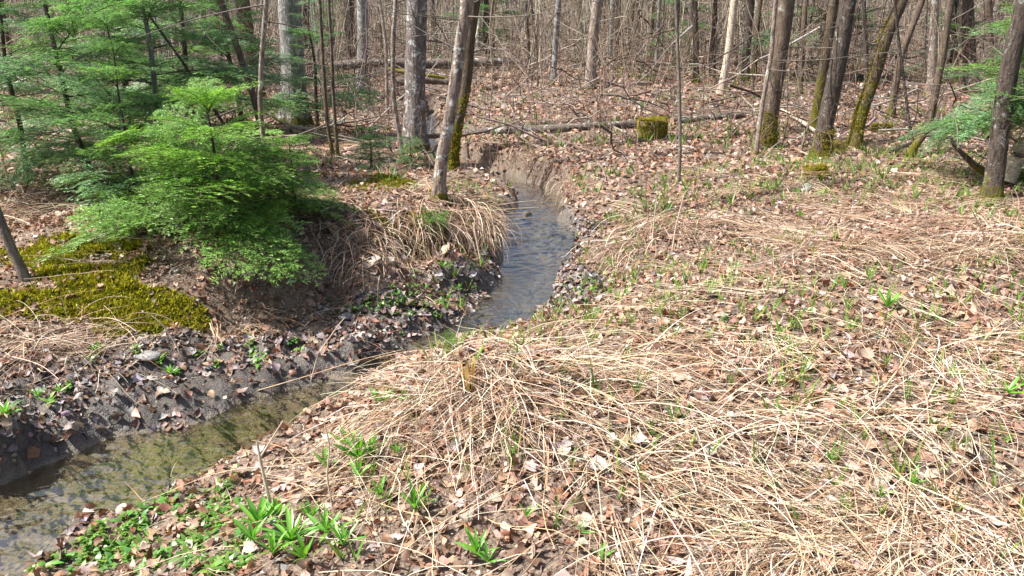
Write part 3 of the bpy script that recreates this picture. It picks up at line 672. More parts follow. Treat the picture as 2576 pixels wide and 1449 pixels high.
fir('tall blue-green fir with grey stem behind the bushy bright fir',442,470,3.2,1.15,B_BLUE,46,16,z0=.5,lean=(-.08,.02),mat='bark_grey',seed=4)
fir('tall dark-stemmed fir between the grey-stemmed fir and slanting stem',515,420,3.3,1.1,B_BLUE,40,17,z0=.6,lean=(-.06,.04),seed=5)
fir('low pale-tipped fir spreading over dry straw beside the bent-stemmed fir',70,470,2.6,1.15,B_BLUE,34,14,z0=.2,lean=(.03,.0),seed=6)
fir('fir with sparse boughs beneath the thick grey lichen-barked trunk',800,330,2.4,.85,B_BLUE,26,10,z0=.3,seed=7)
fir('slender fir filling the gap behind the two tall dark-stemmed firs',330,330,4.0,1.3,B_BLUE,46,16,z0=.5,seed=8)
fir('fir rising behind the reddish brown leaning stem',610,345,3.2,1.2,B_BLUE,46,14,z0=.3,seed=9)
fir('green fir patch behind the brown banded birch crest',1700,168,4.0,1.2,B_BLUE,40,18,z0=.3,seed=31)
fir('green fir patch between leaning dark trunk and curved mossy trunk',2110,196,3.6,1.1,B_BLUE,38,18,z0=.4,seed=32)
fir('green fir patch beside the dark grey trunk deep in the thicket',2370,205,4.0,1.2,B_BLUE,40,18,z0=.3,seed=33)
fir('green fir patch far beyond the straight dark trunk',840,178,4.2,1.3,B_BLUE,40,18,z0=.3,seed=34)
fir('middling fir tucked between the bushy bright fir and bent-stemmed fir',345,540,1.5,.95,B_FRESH[:2]+B_BLUE[:3],48,12,z0=.2,seed=41)
fir('tiny fir seedling on the mossy hummock by the peeled pale trunk',1085,580,.14,.16,B_FRESH,9,5,z0=.02,seed=10,name='fir_seedling')
fir('knee-high fir seedling at the foot of the lichen-blotched trunk',935,425,.45,.38,B_BLUE,22,7,z0=.04,seed=11,name='fir_seedling')
fir('small fir seedling touching the tan sapling beside the log',1035,420,.35,.30,B_BLUE,16,6,z0=.04,seed=12,name='fir_seedling')
fir('fir with boughs hanging in front of the forked dark trunk',2625,470,2.1,1.3,B_BLUE+B_FRESH[:2],84,12,z0=.55,seed=13,droop=.10,Y=7.3,sel=lambda a: math.cos(a) < .5)
fir('green fir showing among dark trunks past the olive-brown trunk',2010,200,5,1.3,B_BLUE,44,20,z0=.9,seed=14)
fir('distant green fir behind the twiggy crest of the leafy rise',1225,172,5,1.2,B_BLUE,40,20,z0=.9,seed=15)

# ================================================================== LOGS, STUMP, STONES
def log(name, label, pts, wpx, mat='log', zoff=.0, cat='log', taper=.75, Ys=None, sides=14, cut=True):
    q = np.array([hit1(*p) for p in pts]) if Ys is None else np.array([on_y(p[0], p[1], Y) for p, Y in zip(pts, Ys)])
    r0 = .5*wpx/F*q[0][1]
    if Ys is None: q[:, 2] += r0*.75+zoff
    P = smooth_path(q, 26); base = P[0].copy(); base[2] -= r0; P = P-base
    R = np.linspace(r0, r0*taper, len(P))[None]
    e = obj(name, None, loc=base); tag(e, label, cat)
    V, Fq, T = tubes(P[None], R, sides, (.3,.3,.3), .05)
    obj('bark', mesh('bark', V, Fq, mat), e)
    if cut:
        for s, k in ((0, 1), (-1, -1)):
            ring = V.reshape(len(P), sides, 3)[s]; c = ring.mean(0)
            VV = np.vstack([ring, c[None]-(P[k]-P[0])*0]); j = np.arange(sides)
            obj('cut_end', mesh('cut_end', VV, np.stack([j, (j+1) % sides, np.full(sides, sides)], -1), 'cut', smooth=False), e)
    for k in range(random.randint(2, 5)):
        f = random.randrange(4, len(P)-2); d = rng.normal(0, 1, 3); d[2] = abs(d[2])
        d /= np.linalg.norm(d)
        obj('branch_stub', lines_mesh('branch_stub', twig_lines(P[f], d, rng.uniform(.15, .5), 1, 6, .2, 1), r0*.16+.003, (.2,.17,.15), np.zeros(3)), e)
    return e
log('fallen_log','long thin fallen log lying across the rise from the stream to the stump',[(1168,348),(1300,340),(1450,330),(1598,321)],24,'log',cat='log')
log('fallen_log','thin fallen log running on past the mossy stump',[(1690,312),(1780,304),(1875,297)],18,'log')
log('fallen_log','dark log lying across the stream at the foot of the lichen-blotched trunk',[(910,358),(1010,352),(1110,349)],20,'log')
log('fallen_log','silvery fallen trunk bridging the stream beyond the thick trunks',[(985,160),(1100,160),(1210,157),(1305,152)],26,'log',Ys=[18.0,18.2,18.4,18.7],taper=.7)
log('fallen_log','dark weathered log reaching back under the silvery fallen trunk',[(830,170),(900,160),(1000,158)],24,'log',Ys=[17.4,17.6,17.8])
log('fallen_log','mossy yellow-green pole slanting under the silvery fallen trunk',[(968,172),(1040,185),(1120,196)],10,'moss_solid',Ys=[17.2,17.2,17.4],cut=False)
log('fallen_log','short dark log half sunk over the stream hollow',[(985,208),(1060,200),(1130,206)],22,'log',Ys=[17.6,17.7,17.8])
log('fallen_log','moss-topped log glimpsed between fir boughs and grey sapling',[(565,322),(610,318),(655,330)],26,'moss_solid')
log('fallen_log','bleached branch propped over litter behind the olive-brown trunk',[(1965,290),(2010,315),(2060,352)],9,'bark_birch',zoff=.05,cut=False)
log('fallen_log','dark crooked bough lying on the floor behind bowed brown stem',[(2330,318),(2390,312),(2450,318)],20,'log')
# peeling white bark slab and forked limb by the right-hand trunk
log('fallen_log','white-barked broken limb propped beside the forked dark trunk',[(2530,455),(2560,390),(2600,320),(2640,270)],46,'bark_birch',Ys=[7.4,7.4,7.5,7.6],taper=.7)
log('broken_limb','dark rotten limb jutting sideways from the forked dark trunk foot',[(2505,450),(2450,415),(2400,365),(2388,340)],24,'bark_dark',Ys=[7.45,7.35,7.3,7.3],taper=.3,cat='limb')
log('broken_limb','dark mossy limb lying behind the white-barked broken limb',[(2500,470),(2560,440),(2640,425)],34,'bark_mossy',Ys=[7.5,7.6,7.8],taper=.6,cat='limb')
# mossy stump
sb = hit1(1640, 346); e = obj('tree_stump', None, loc=sb); tag(e, 'low square stump capped with bright yellow-green moss by the fallen logs', 'stump')
rs = .5*70/F*sb[1]; hs_ = 40/F*sb[1]
an = np.arange(18)*2*np.pi/18; lv = np.linspace(-.08, 1, 6)
sq = lambda a_: (max(abs(math.cos(a_+.25)), abs(math.sin(a_+.25)))**-.7)*(1+.05*math.sin(5*a_+1))*.92
V = np.array([[rs*(1+.15*(1-l))*sq(a_)*math.cos(a_), rs*.8*(1+.15*(1-l))*sq(a_)*math.sin(a_), hs_*(l+.06*math.sin(2*a_)*l)] for l in lv for a_ in an])
b0 = (np.arange(5)*18)[:, None]; j = np.arange(18)[None]; j2 = (j+1) % 18
Fq = np.stack([b0+j, b0+j2, b0+j2+18, b0+j+18], -1).reshape(-1, 4); V = np.vstack([V, [[0, 0, hs_*1.05]]])
obj('stump_wood', mesh('stump_wood', V, [Fq, np.stack([90+j[0], 90+j2[0], np.full(18, 108)], -1)], 'bark_brown'), e)
n = 2600; aa = U(0, 6.28, n); rr_ = rs*np.sqrt(U(0, 1, n))*np.array([sq(q) for q in aa]); top = np.stack([rr_*np.cos(aa), .8*rr_*np.sin(aa), hs_*(1.02+.06*np.sin(2*aa)*rr_/rs)], -1)
n2_ = 420; aa = U(0, 6.28, n2_); zz_ = hs_*(1-U(0, 1, n2_)**1.6*.9); sqa = np.array([sq(q) for q in aa])*1.05; sidep = np.stack([rs*sqa*np.cos(aa), .8*rs*sqa*np.sin(aa), zz_], -1)
nr1 = np.tile([0, 0, 1.], (n, 1)); nr2 = np.stack([np.cos(aa), np.sin(aa), .3+0*aa], -1)
mo = obj('moss_cap', moss_tufts('moss_cap', np.vstack([top, sidep]), np.vstack([nr1, nr2]), .02, ((.44,.38,.04,3),(.30,.27,.03,2),(.56,.47,.08,1.2))), e); mo['kind'] = 'stuff'
# stones
def stone(label, px, py, r, flat=.6, zo=0):
    c = hit1(px, py); n1, n2 = 10, 14
    th = np.linspace(0, np.pi, n1); ph = np.arange(n2)*2*np.pi/n2; sd = random.randint(0, 99)
    TH, PH = np.meshgrid(th, ph, indexing='ij'); d = np.stack([np.sin(TH)*np.cos(PH), np.sin(TH)*np.sin(PH), np.cos(TH)], -1)
    k = r*(1+.35*vnoise(d[..., 0]*1.6+sd, d[..., 1]*1.6+d[..., 2]*2, sd)); V = d*k[..., None]*[1.25, .9, flat]
    b0 = (np.arange(n1-1)*n2)[:, None]; j = np.arange(n2)[None]; j2 = (j+1) % n2
    o = obj('stone', mesh('stone', V, np.stack([b0+j, b0+j2, b0+j2+n2, b0+j+n2], -1).reshape(-1, 4), 'stone'), loc=(c[0], c[1], c[2]+r*flat*.35+zo), rot=(0, 0, rng.uniform(0, 6)))
    tag(o, label, 'stone')
stone('angular grey stone breaking the water at the little riffle',1326,566,.075,.8,.045)
SC.objects['stone'].data.materials[0] = M['stone_dark']
stone('pale rounded stone in leaf litter below the mossy bulge tree',2030,480,.07,.7)
stone('small pale stone in litter beside the pale rounded stone',2062,492,.045)
stone('small blue-grey stone in mud under the bushy bright fir',875,800,.05,.4)
stone('flat blue-grey stone half buried in mud below the moss bank',372,905,.06,.35)
stone('grey pebble on the mud strip below the bright fir',760,848,.04,.4)

# ================================================================== MOSS
def moss_patch(label, L, n, size=.017, bright=1.0):
    xs = []; ys = []
    for cx, cy, rx, ry in L:
        k = int(n*rx*ry/sum(q[2]*q[3] for q in L)); a_ = U(0, 6.28, k); r_ = np.sqrt(U(0, 1, k))*1.1
        xs.append(cx+rx*r_*np.cos(a_)); ys.append(cy+ry*r_*np.sin(a_))
    x = np.concatenate(xs); y = np.concatenate(ys); ok = rng.random(len(x)) < moss_at(x, y, L); x = x[ok]; y = y[ok]
    nr_ = normal(x, y); z = height(x, y)+.035*np.maximum(0, fbm(x*7, y*7, 88, 2))
    P = np.stack([x, y, z], -1)
    o = obj('moss', moss_tufts('moss', P, nr_, size, ((.28*bright,.265*bright,.03,3),(.17,.17,.02,2.4),(.40*bright,.36*bright,.05,1.2)), 2))
    tag(o, label, 'moss', None, 'stuff')
moss_patch('bright yellow-green moss carpet on the bank below the firs', MOSS, 30000, .022, 1.25)
moss_patch('olive moss cushion on the hummock beside the peeled pale trunk', MOSS2, 12000, .018, 1.0)
for lb, px, py, r in [('round yellow-green moss ball in litter before the leaning dark trunk',2052,445,.10),('olive moss clump hugging the foot of the leaning dark trunk',2090,385,.14),('mossy stub poking from litter near the curved mossy trunk',2217,335,.13)]:
    c = hit1(px, py); n = 2600; th = np.arccos(U(-.1, 1, n)); ph = U(0, 6.28, n)
    d = np.stack([np.sin(th)*np.cos(ph), np.sin(th)*np.sin(ph), np.cos(th)], -1)
    d[:, 2] *= .75; k = r*(1+.6*vnoise(d[:, 0]*2.2+3, d[:, 1]*2.2+d[:, 2], 5)); e = obj('moss_clump', None, loc=c); tag(e, lb, 'moss')
    TH, PH = np.meshgrid(np.linspace(0, 1.8, 8), np.arange(14)*2*np.pi/14, indexing='ij'); dd = np.stack([np.sin(TH)*np.cos(PH), np.sin(TH)*np.sin(PH), np.cos(TH)*.6], -1)*r*.8
    b0 = (np.arange(7)*14)[:, None]; j = np.arange(14)[None]; j2 = (j+1) % 14
    obj('core', mesh('core', dd, np.stack([b0+j, b0+j2, b0+j2+14, b0+j+14], -1).reshape(-1, 4), 'moss_solid'), e)
    o = obj('tufts', moss_tufts('tufts', d*k[:, None], d, .017), e); o['kind'] = 'stuff'

# ================================================================== LEAF LITTER
def leaf_shape(n, hi=True):
    """n curled dead leaves about 1 unit long, local xyz"""
    if hi:
        ts = np.array([0, .22, .5, .78, 1.]); ws = np.array([-1., 0, 1.])
    else:
        ts = np.array([0, .5, 1.]); ws = np.array([-1., 1.])
    Tg, Wg = np.meshgrid(ts, ws, indexing='ij'); k = Tg.size
    asp = U(.28, .48, n)[:, None]; sh = U(.6, 1.5, n)[:, None]
    half = np.sin(np.pi*np.clip(Tg.ravel()[None], .04, .97)**sh)*asp
    half = half*(1+rng.normal(0, .22 if hi else .1, (n, k)))
    x = Tg.ravel()[None]-.5+rng.normal(0, .03, (n, k)); y = Wg.ravel()[None]*half
    cu = rng.normal(.15, .5, n)[:, None]; cv = rng.normal(.3, .8, n)[:, None]; tw = rng.normal(0, .6, n)[:, None]
    z = cu*(x**2)*1.2+cv*(y**2)*1.8+tw*x*y*1.5+rng.normal(0, .035, (n, k))
    nc_ = len(ws); a_ = (np.arange(len(ts)-1)*nc_)[:, None]+np.arange(nc_-1)[None]
    Fq = np.stack([a_, a_+1, a_+nc_+1, a_+nc_], -1).reshape(-1, 4)
    return np.stack([x, y, z], -1), Fq
def frames(nr_, tilt, n):
    N = nr_+rng.normal(0, tilt, (n, 3)); N /= np.linalg.norm(N, axis=1, keepdims=True)
    a_ = U(0, 6.28, n); X = np.stack([np.cos(a_), np.sin(a_), 0*a_], -1); X -= N*(X*N).sum(1, keepdims=True); X /= np.linalg.norm(X, axis=1, keepdims=True)
    return X, np.cross(N, X), N
def place_leaves(x, y, size, hi, tilt=.42, lift=.032, pal=LEAFPAL, zadd=0):
    n = len(x); S, Fq = leaf_shape(n, hi); X, Y, N = frames(normal(x, y), tilt, n)
    c = np.stack([x, y, height(x, y)+.004+lift*rng.random(n)**2+zadd], -1); S = S*size[:, None, None]
    V = c[:, None]+S[..., :1]*X[:, None]+S[..., 1:2]*Y[:, None]+S[..., 2:]*N[:, None]
    k = S.shape[1]; Fa = (np.arange(n)*k)[:, None, None]+Fq[None]
    T = np.repeat(pick(pal, n, .2), k, 0)
    return V.reshape(-1, 3), Fa.reshape(-1, 4), T
def scatter(y0, y1, dens, mx=.74, add=.8):
    A = mx*(y1**2-y0**2)+2*add*(y1-y0); n = int(A*dens)
    y = np.sqrt(U(y0*y0, y1*y1, n)); x = U(-1, 1, n)*(mx*y+add); return x, y
acc = Acc()
for y0, y1, dens, hi, s0, s1 in [(1.5,4.2,800,True,.018,.062),(4.2,8,560,True,.022,.06),(8,14,300,False,.033,.085),(14,22,100,False,.06,.13),(22,34,20,False,.12,.22)]:
    x, y = scatter(y0, y1, dens); mu_ = mud_at(x, y); d = chan(x, y); ms = moss_at(x, y)
    ok = (d > .03) & (rng.random(len(x)) > np.maximum(mu_*.88, ms*.62)) & (rng.random(len(x)) < .72+.4*fbm(x*1.2, y*1.2, 21, 2)+.2)
    x, y = x[ok], y[ok]; sz = U(s0, s1, len(x))
    acc.add(*place_leaves(x, y, sz, hi))
litter = obj('leaf_litter', acc.mesh('leaf_litter', 'leaf')); tag(litter, 'carpet of curled tan and grey dead leaves over the forest floor', 'leaf litter', None, 'stuff')
acc = Acc()                                  # crumbs, broken leaf, bits of stalk
x, y = scatter(1.5, 7.0, 1000); d = chan(x, y); ok = (d > .0) & (rng.random(len(x)) > np.maximum(mud_at(x, y)*.7, moss_at(x, y)*.6)); x, y = x[ok], y[ok]
acc.add(*place_leaves(x, y, U(.008, .028, len(x)), False, .6, .015))
x, y = scatter(2.5, 8, 1700); ok = (chan(x, y) > .02) & (mud_at(x, y) > .3) & (rng.random(len(x)) < .75+.7*fbm(x*2, y*2, 45, 2)); x, y = x[ok], y[ok]
acc.add(*place_leaves(x, y, U(.02, .07, len(x)), True, .22, .014, WETPAL))
tag(obj('leaf_crumbs', acc.mesh('leaf_crumbs', 'leaf')), 'broken leaf bits and wet leaves pressed into the soil and mud', 'leaf litter', None, 'stuff')
# the largest single leaves
lm = []
for i in range(24):
    S, Fq = leaf_shape(1, True); lm.append(mesh('fallen_leaf', S[0], Fq, 'leaf', np.repeat(pick([(.46,.35,.28,3),(.38,.26,.19,2),(.54,.46,.40,1.5),(.28,.16,.10,2),(.30,.12,.07,.5)], 1), S.shape[1], 0)))
def put_leaf(x, y, s, i, lab, grp, tilt=.3, zo=.02):
    X, Y, N = frames(normal(np.array([x]), np.array([y])), tilt, 1)
    R = Matrix((X[0], Y[0], N[0])).transposed().to_4x4()
    o = obj('fallen_leaf', lm[i % 24]); o.matrix_world = Matrix.Translation((x, y, float(height(x, y))+zo)) @ R @ Matrix.Scale(s, 4)
    return tag(o, lab, 'leaf', grp)
cnt = 0
x, y = scatter(1.75, 5.2, 40, .62, .1)
for k in range(len(x)):
    if cnt >= 210: break
    if chan(x[k:k+1], y[k:k+1])[0] < .25 or mud_at(x[k:k+1], y[k:k+1])[0] > .3 or x[k] < -1.6: continue
    put_leaf(x[k], y[k], rng.uniform(.05, .085), cnt, 'large curled tan dead leaf lying on straw on the near bank', 'large dead leaves on the near bank'); cnt += 1
cnt = 0
for px, py in zip(U(900, 1230, 400), U(430, 700, 400)):
    if cnt >= 60: break
    p = hit1(px, py)
    if mud_at(p[:1], p[1:2])[0] > .4 or p[1] > 8: continue
    put_leaf(p[0], p[1], rng.uniform(.06, .11), cnt, 'curled reddish or pale dead leaf on the hummock across the stream', 'large dead leaves on the hummock'); cnt += 1

# ================================================================== DEAD GRASS
GRASSC = []
def stems(x, y, az, L, w, up, pal, m=8, wander=.25, lay=.03, drop=1.0, hang=0., tint=None):
    """stalks rooted at x,y that lean over along az and come down on the ground"""
    n = len(x); t = np.linspace(0, 1, m)
    a_ = az[:, None]+rng.normal(0, wander*.5, (n, 1))*t[None]*1.5+rng.normal(0, .035, (n, m)).cumsum(1)
    kink = (rng.random(n) < .28)*rng.normal(0, .8, n); a_ = a_+kink[:, None]*(t[None] > U(.2, .9, n)[:, None])
    ds = (L/(m-1))[:, None]
    ca = np.clip(up[:, None]*(1-1.35*t[None])-hang*t[None]**1.3, -1.45, 1.5)           # pitch angle along the stalk
    hx = np.concatenate([np.zeros((n, 1)), (ds*np.cos(ca)*np.cos(a_))[:, :-1].cumsum(1)], 1)
    hy = np.concatenate([np.zeros((n, 1)), (ds*np.cos(ca)*np.sin(a_))[:, :-1].cumsum(1)], 1)
    hz = np.concatenate([np.zeros((n, 1)), (ds*np.sin(ca))[:, :-1].cumsum(1)], 1)
    X = x[:, None]+hx; Y = y[:, None]+hy; zr = height(x, y)[:, None]
    G = height(X, Y); lowest = np.maximum(G, ZW+.004)+lay*rng.random((n, 1))**1.5+.004
    Z = np.maximum(zr+hz*drop, lowest)
    V, Fq, T = ribbons(np.stack([X, Y, Z], -1), w, np.linspace(1, .4, m), None, pick(pal, n, .18) if tint is None else tint)
    return V, Fq, T
MIXPAL = STRAWPAL+[(q[0], q[1], q[2], q[3]*1.6) for q in BROWNPAL]
grass = Acc()
def drape(x, y):
    """way the flattened grass lies: down the slope, wandering"""
    n_ = normal(x, y, .12); s = np.hypot(n_[:, 0], n_[:, 1])
    base = np.arctan2(n_[:, 1], n_[:, 0]); wand = fbm(x*.8, y*.8, 14, 2)*2.0-1.0
    r_ = rng.random(len(x))
    return np.where(r_ < np.clip(s*3, 0, .6), base, np.where(r_ > .5, U(-3.1, 3.1, len(x)), wand))+rng.normal(0, .5, len(x))
def grass_ok(x, y, edge=.06):
    right = np.where(y < 8, sstep(-.5, .3, x-(-.25*y+.2)), 1.0)
    den = np.clip(.5+.7*fbm(x*.9+3, y*.9, 31, 2), .06, 1)
    return (chan(x, y) > edge) & (mud_at(x, y) < .5) & (moss_at(x, y) < .4) & (rng.random(len(x)) < den*(.25+.75*right))
for y0, y1, dens, L0, L1, w0, w1 in [(1.5,4.2,480,.03,.22,.0014,.0042),(4.2,8.0,560,.04,.28,.0022,.0050),(8,14,120,.06,.35,.003,.0055)]:
    x, y = scatter(y0, y1, dens); ok = grass_ok(x, y); x, y = x[ok], y[ok]; n = len(x)
    grass.add(*stems(x, y, U(-3.14, 3.14, n), U(L0, L1, n), U(w0, w1, n), np.abs(rng.normal(.1, .3, n)), MIXPAL if y0 > 4 else STRAWPAL, 6))
# sheaves of stalks lying side by side
for y0, y1, dens, wk in [(1.5,4.4,24,.0048),(4.4,8.2,27,.0052),(8.2,12,6,.006)]:
    x, y = scatter(y0, y1, dens); ok = grass_ok(x, y, .15); x, y = x[ok], y[ok]
    k = rng.integers(5, 24, len(x)); az = drape(x, y)+rng.normal(0, .35, len(x)); Lb = U(.2, .62, len(x)); cb = pick(MIXPAL if y0 > 4 else STRAWPAL, len(x), .1); ub = np.abs(rng.normal(.05, .2, len(x)))
    i = np.repeat(np.arange(len(x)), k); n = len(i); sp = U(.02, .10, len(x))[i]
    xs = x[i]+rng.normal(0, 1, n)*sp; ys = y[i]+rng.normal(0, 1, n)*sp
    col = np.clip(.6*cb[i]+.4*pick(STRAWPAL, n, .15), .02, .9)
    ok = chan(xs, ys) > .05; xs, ys, i, col = xs[ok], ys[ok], i[ok], col[ok]; n = len(xs)
    grass.add(*stems(xs, ys, az[i]+rng.normal(0, .13, n), Lb[i]*U(.5, 1.2, n), wk*U(.45, 1.25, n), ub[i]+np.abs(rng.normal(0, .06, n)), STRAWPAL, 8, .12, .05, tint=col))
# tussocks: pixel of the crown, stalks, spread(m), length, azimuth of the lean (deg), its spread, lift
TUSS = [(1180,970,420,.30,.58,-95,55,.5),(1300,940,340,.34,.52,-60,55,.42),(1070,1010,220,.26,.42,-110,40,.45),(1430,915,300,.4,.52,-40,50,.36),
        (1560,930,380,.3,.7,-40,40,.45),(1650,560,420,.3,.7,-140,30,.5),(1560,640,260,.2,.6,-150,25,.45),(1760,570,300,.3,.6,-90,60,.5),(2080,640,420,.35,.7,-80,60,.5),
        (2450,640,520,.35,.8,-70,50,.55),(2300,610,300,.3,.6,-90,50,.5),(1900,870,360,.25,.55,-90,25,.35),(2250,860,300,.3,.6,-100,40,.4),(1930,1050,360,.3,.7,-50,35,.4),
        (1700,1180,340,.3,.7,-45,35,.35),(2350,1050,320,.3,.6,-70,60,.4),(2200,1330,420,.35,.6,-150,40,.35),(2450,1350,420,.35,.6,-160,40,.35),(1950,1400,300,.3,.6,-130,40,.35),
        (1420,470,300,.2,.5,-130,35,.5),(1330,430,110,.3,.36,-100,40,.5),(1480,480,200,.2,.5,-100,40,.5),(1230,415,90,.3,.36,-80,40,.4),
        (1180,520,420,.18,.6,-60,30,.5),(1120,560,320,.2,.55,-75,30,.5),(1210,570,260,.12,.5,-70,25,.5),(960,600,300,.25,.5,-90,35,.4),(870,600,220,.2,.5,-80,40,.4),
        (60,520,240,.3,.6,-60,70,.6),(180,890,220,.3,.6,-30,60,.5),(60,860,200,.3,.6,-40,60,.5),(2500,900,300,.3,.7,-30,40,.35),(1000,1180,200,.25,.5,-90,60,.5)]
HANG = {(1180,520),(1120,560),(1210,570),(960,600),(870,600),(1420,470),(1330,445),(1480,480),(1230,425),(1650,560),(1560,640),(1060,570),(1000,585),(1270,420),(1380,445),(1320,430),(1200,412),(1330,430),(1230,415),(1200,545),(1080,545),(930,640)}
TUSS += [(1160,1050,190,.40,.55,-92,30,.3),(1320,1060,200,.45,.55,-75,35,.28),(1470,1060,200,.45,.6,-50,35,.28),(1060,570,300,.2,.5,-85,30,.4),(1000,585,260,.2,.5,-90,35,.4),(1270,420,480,.4,.36,-90,35,.3),(1380,445,460,.35,.36,-100,35,.3),(1320,430,420,.4,.32,-95,40,.3),(1200,412,380,.35,.32,-90,40,.3),(1200,545,300,.12,.55,-45,25,.45),(1080,545,240,.2,.5,-70,30,.4),(930,640,180,.2,.4,-80,40,.4)]
for px, py, n, sp, L, az, asp, up in TUSS:
    c = hit1(px, py); n = int(n*.48); up *= .72; asp = asp*1.35; L *= .88
    x = c[0]+rng.normal(0, sp*.6, n); y = c[1]+rng.normal(0, sp*.45, n); ok = chan(x, y) > .03; x, y = x[ok], y[ok]; n = len(x)
    a_ = math.radians(az)+rng.normal(0, math.radians(asp), n)
    sc = .0046 if c[1] < 5 else .0056
    hg = 1.6 if (px, py) in HANG else .15
    grass.add(*stems(x, y, a_, L*U(.45, 1.15, n), sc*U(.5, 1.3, n), np.abs(rng.normal(up, .25, n)), BROWNPAL if c[1] > 8.2 else (MIXPAL if (c[1] > 4.6 or c[0] < -.25) else STRAWPAL), 9, .2, .05, hang=hg))
tag(obj('dead_grass', grass.mesh('dead_grass', 'straw')), 'flattened pale dead grass strewn in tufts over both banks', 'grass', None, 'stuff')
# single straws that stand out
acc_n = 0
sm = []
for i in range(20):
    L = rng.uniform(.5, .9); t = np.linspace(0, 1, 9)[None]
    P = np.stack([L*t, .10*L*rng.normal(0, 1)*t**2+.02*np.sin(t*9+i), .10*L*np.sin(np.pi*t)*rng.uniform(.2, 1)], -1)
    V, Fq, T = tubes(P, np.linspace(.0021, .0011, 9)[None]*rng.uniform(.8, 1.3), 4, pick([(.62,.50,.34,2),(.70,.61,.47,1),(.52,.36,.2,1)], 1)); sm.append(mesh('straw', V, Fq, 'straw', T))
x, y = scatter(1.8, 5.0, 60, .62, .1); k_ = 0
for k in range(len(x)):
    if k_ >= 230: break
    if chan(x[k:k+1], y[k:k+1])[0] < .35 or x[k] < -.9+.0*y[k]: continue
    az = drape(x[k:k+1], y[k:k+1])[0]; h0 = float(height(x[k], y[k])); L = .6
    h1 = float(height(x[k]+L*math.cos(az), y[k]+L*math.sin(az)))
    o = obj('straw', sm[k_ % 20], loc=(x[k], y[k], h0+.015), rot=(rng.uniform(-.4, .4), -math.atan2(h1-h0+.02, L), az)); k_ += 1
    tag(o, 'long pale straw lying on the flattened grass of the near bank', 'straw', 'single straws on the near bank')
def stalk(label, pts, r, col, Y=None, dys=None, name='dead_stalk'):
    b_ = hit1(*pts[0]) if Y is None else on_y(pts[0][0], pts[0][1], Y); Y0 = b_[1]
    q = np.array([on_y(p[0], p[1], Y0+(dys[i] if dys else 0)) for i, p in enumerate(pts)])
    P = smooth_path(q, 14); base = P[0].copy()
    V, Fq, T = tubes((P-base)[None], np.linspace(r*1.5, r*.8, len(P))[None], 6, col, .06)
    return tag(obj(name, mesh(name, V, Fq, 'straw', T), loc=base), label, 'stalk')
PALE = (.66,.56,.44); TAN = (.52,.38,.24)
stalk('thick pale upright stalk above the leafy rosettes by the water',[(690,1320),(672,1230),(655,1160),(646,1108)],.0055,PALE)
stalk('thin forked pale stalk leaning from the thick pale upright stalk',[(655,1150),(680,1110),(712,1058)],.003,PALE,Y=2.95)
stalk('brown broken stalk bent down from the leaning pale stalk tip',[(712,1058),(760,1100),(812,1140)],.0028,TAN,Y=2.95)
stalk('pale whip standing in mud with a hooked tip over the stream',[(782,960),(800,890),(850,820),(868,798)],.0035,(.60,.47,.36))
stalk('thin curved pale twig rising from mud under the bright fir',[(462,908),(440,860),(408,815),(380,793)],.004,(.55,.47,.38))
stalk('bent pale stalk folded over beside the leafy rosettes',[(840,1290),(822,1200),(830,1120),(815,1060)],.003,PALE)
stalk('flattened sheath of straw lying between the rosettes',[(1000,1308),(930,1312),(870,1310),(845,1285)],.011,(.62,.46,.28),dys=[0,.01,.02,.03])
stalk('tall pale cane sticking up on the slope beside the stream bend',[(1690,640),(1700,570),(1722,485)],.005,PALE)
stalk('second pale cane leaning beside the tall pale cane on the slope',[(1640,620),(1645,560),(1652,500)],.005,PALE)
stalk('long bare stem rising from dry grass hummock under the forked trunk',[(2500,670),(2480,600),(2440,520)],.004,TAN)
stalk('long thin straw leaning across the mud channel',[(640,985),(760,950),(905,905),(1010,880)],.0022,TAN,dys=[0,.05,.1,.15])
stalk('brown stalk hanging over the hummock edge to the water',[(1190,560),(1205,640),(1222,720),(1230,830)],.004,(.50,.36,.22),Y=6.35,dys=[0,-.15,-.3,-.45])
stalk('grey stick lying diagonally in litter under the moss ball',[(2205,1000),(2260,930),(2310,850)],.004,TAN)
# yellow hollow sheath in the tussock
c = hit1(1180, 985); e = obj('plant_sheath', None, loc=c); tag(e, 'yellow-tan hollow split stem sheath upright in the straw tussock', 'plant stem')
for k in range(7):
    a_ = k*.9; t = np.linspace(0, 1, 7)[None]
    P = np.stack([.022*np.cos(a_)*(1+.5*t)+0*t, .016*np.sin(a_)*(1+.3*t), .15*t*rng.uniform(.75, 1.05)], -1)
    V, Fq, T = ribbons(P, np.array([.019]), [.5, .9, 1, 1.1, 1.1, .9, .4], np.array([[[math.cos(a_), math.sin(a_), .05]]]), (.56,.40,.13)); obj('sheath_strip', mesh('sheath_strip', V, Fq, 'straw', T), e)

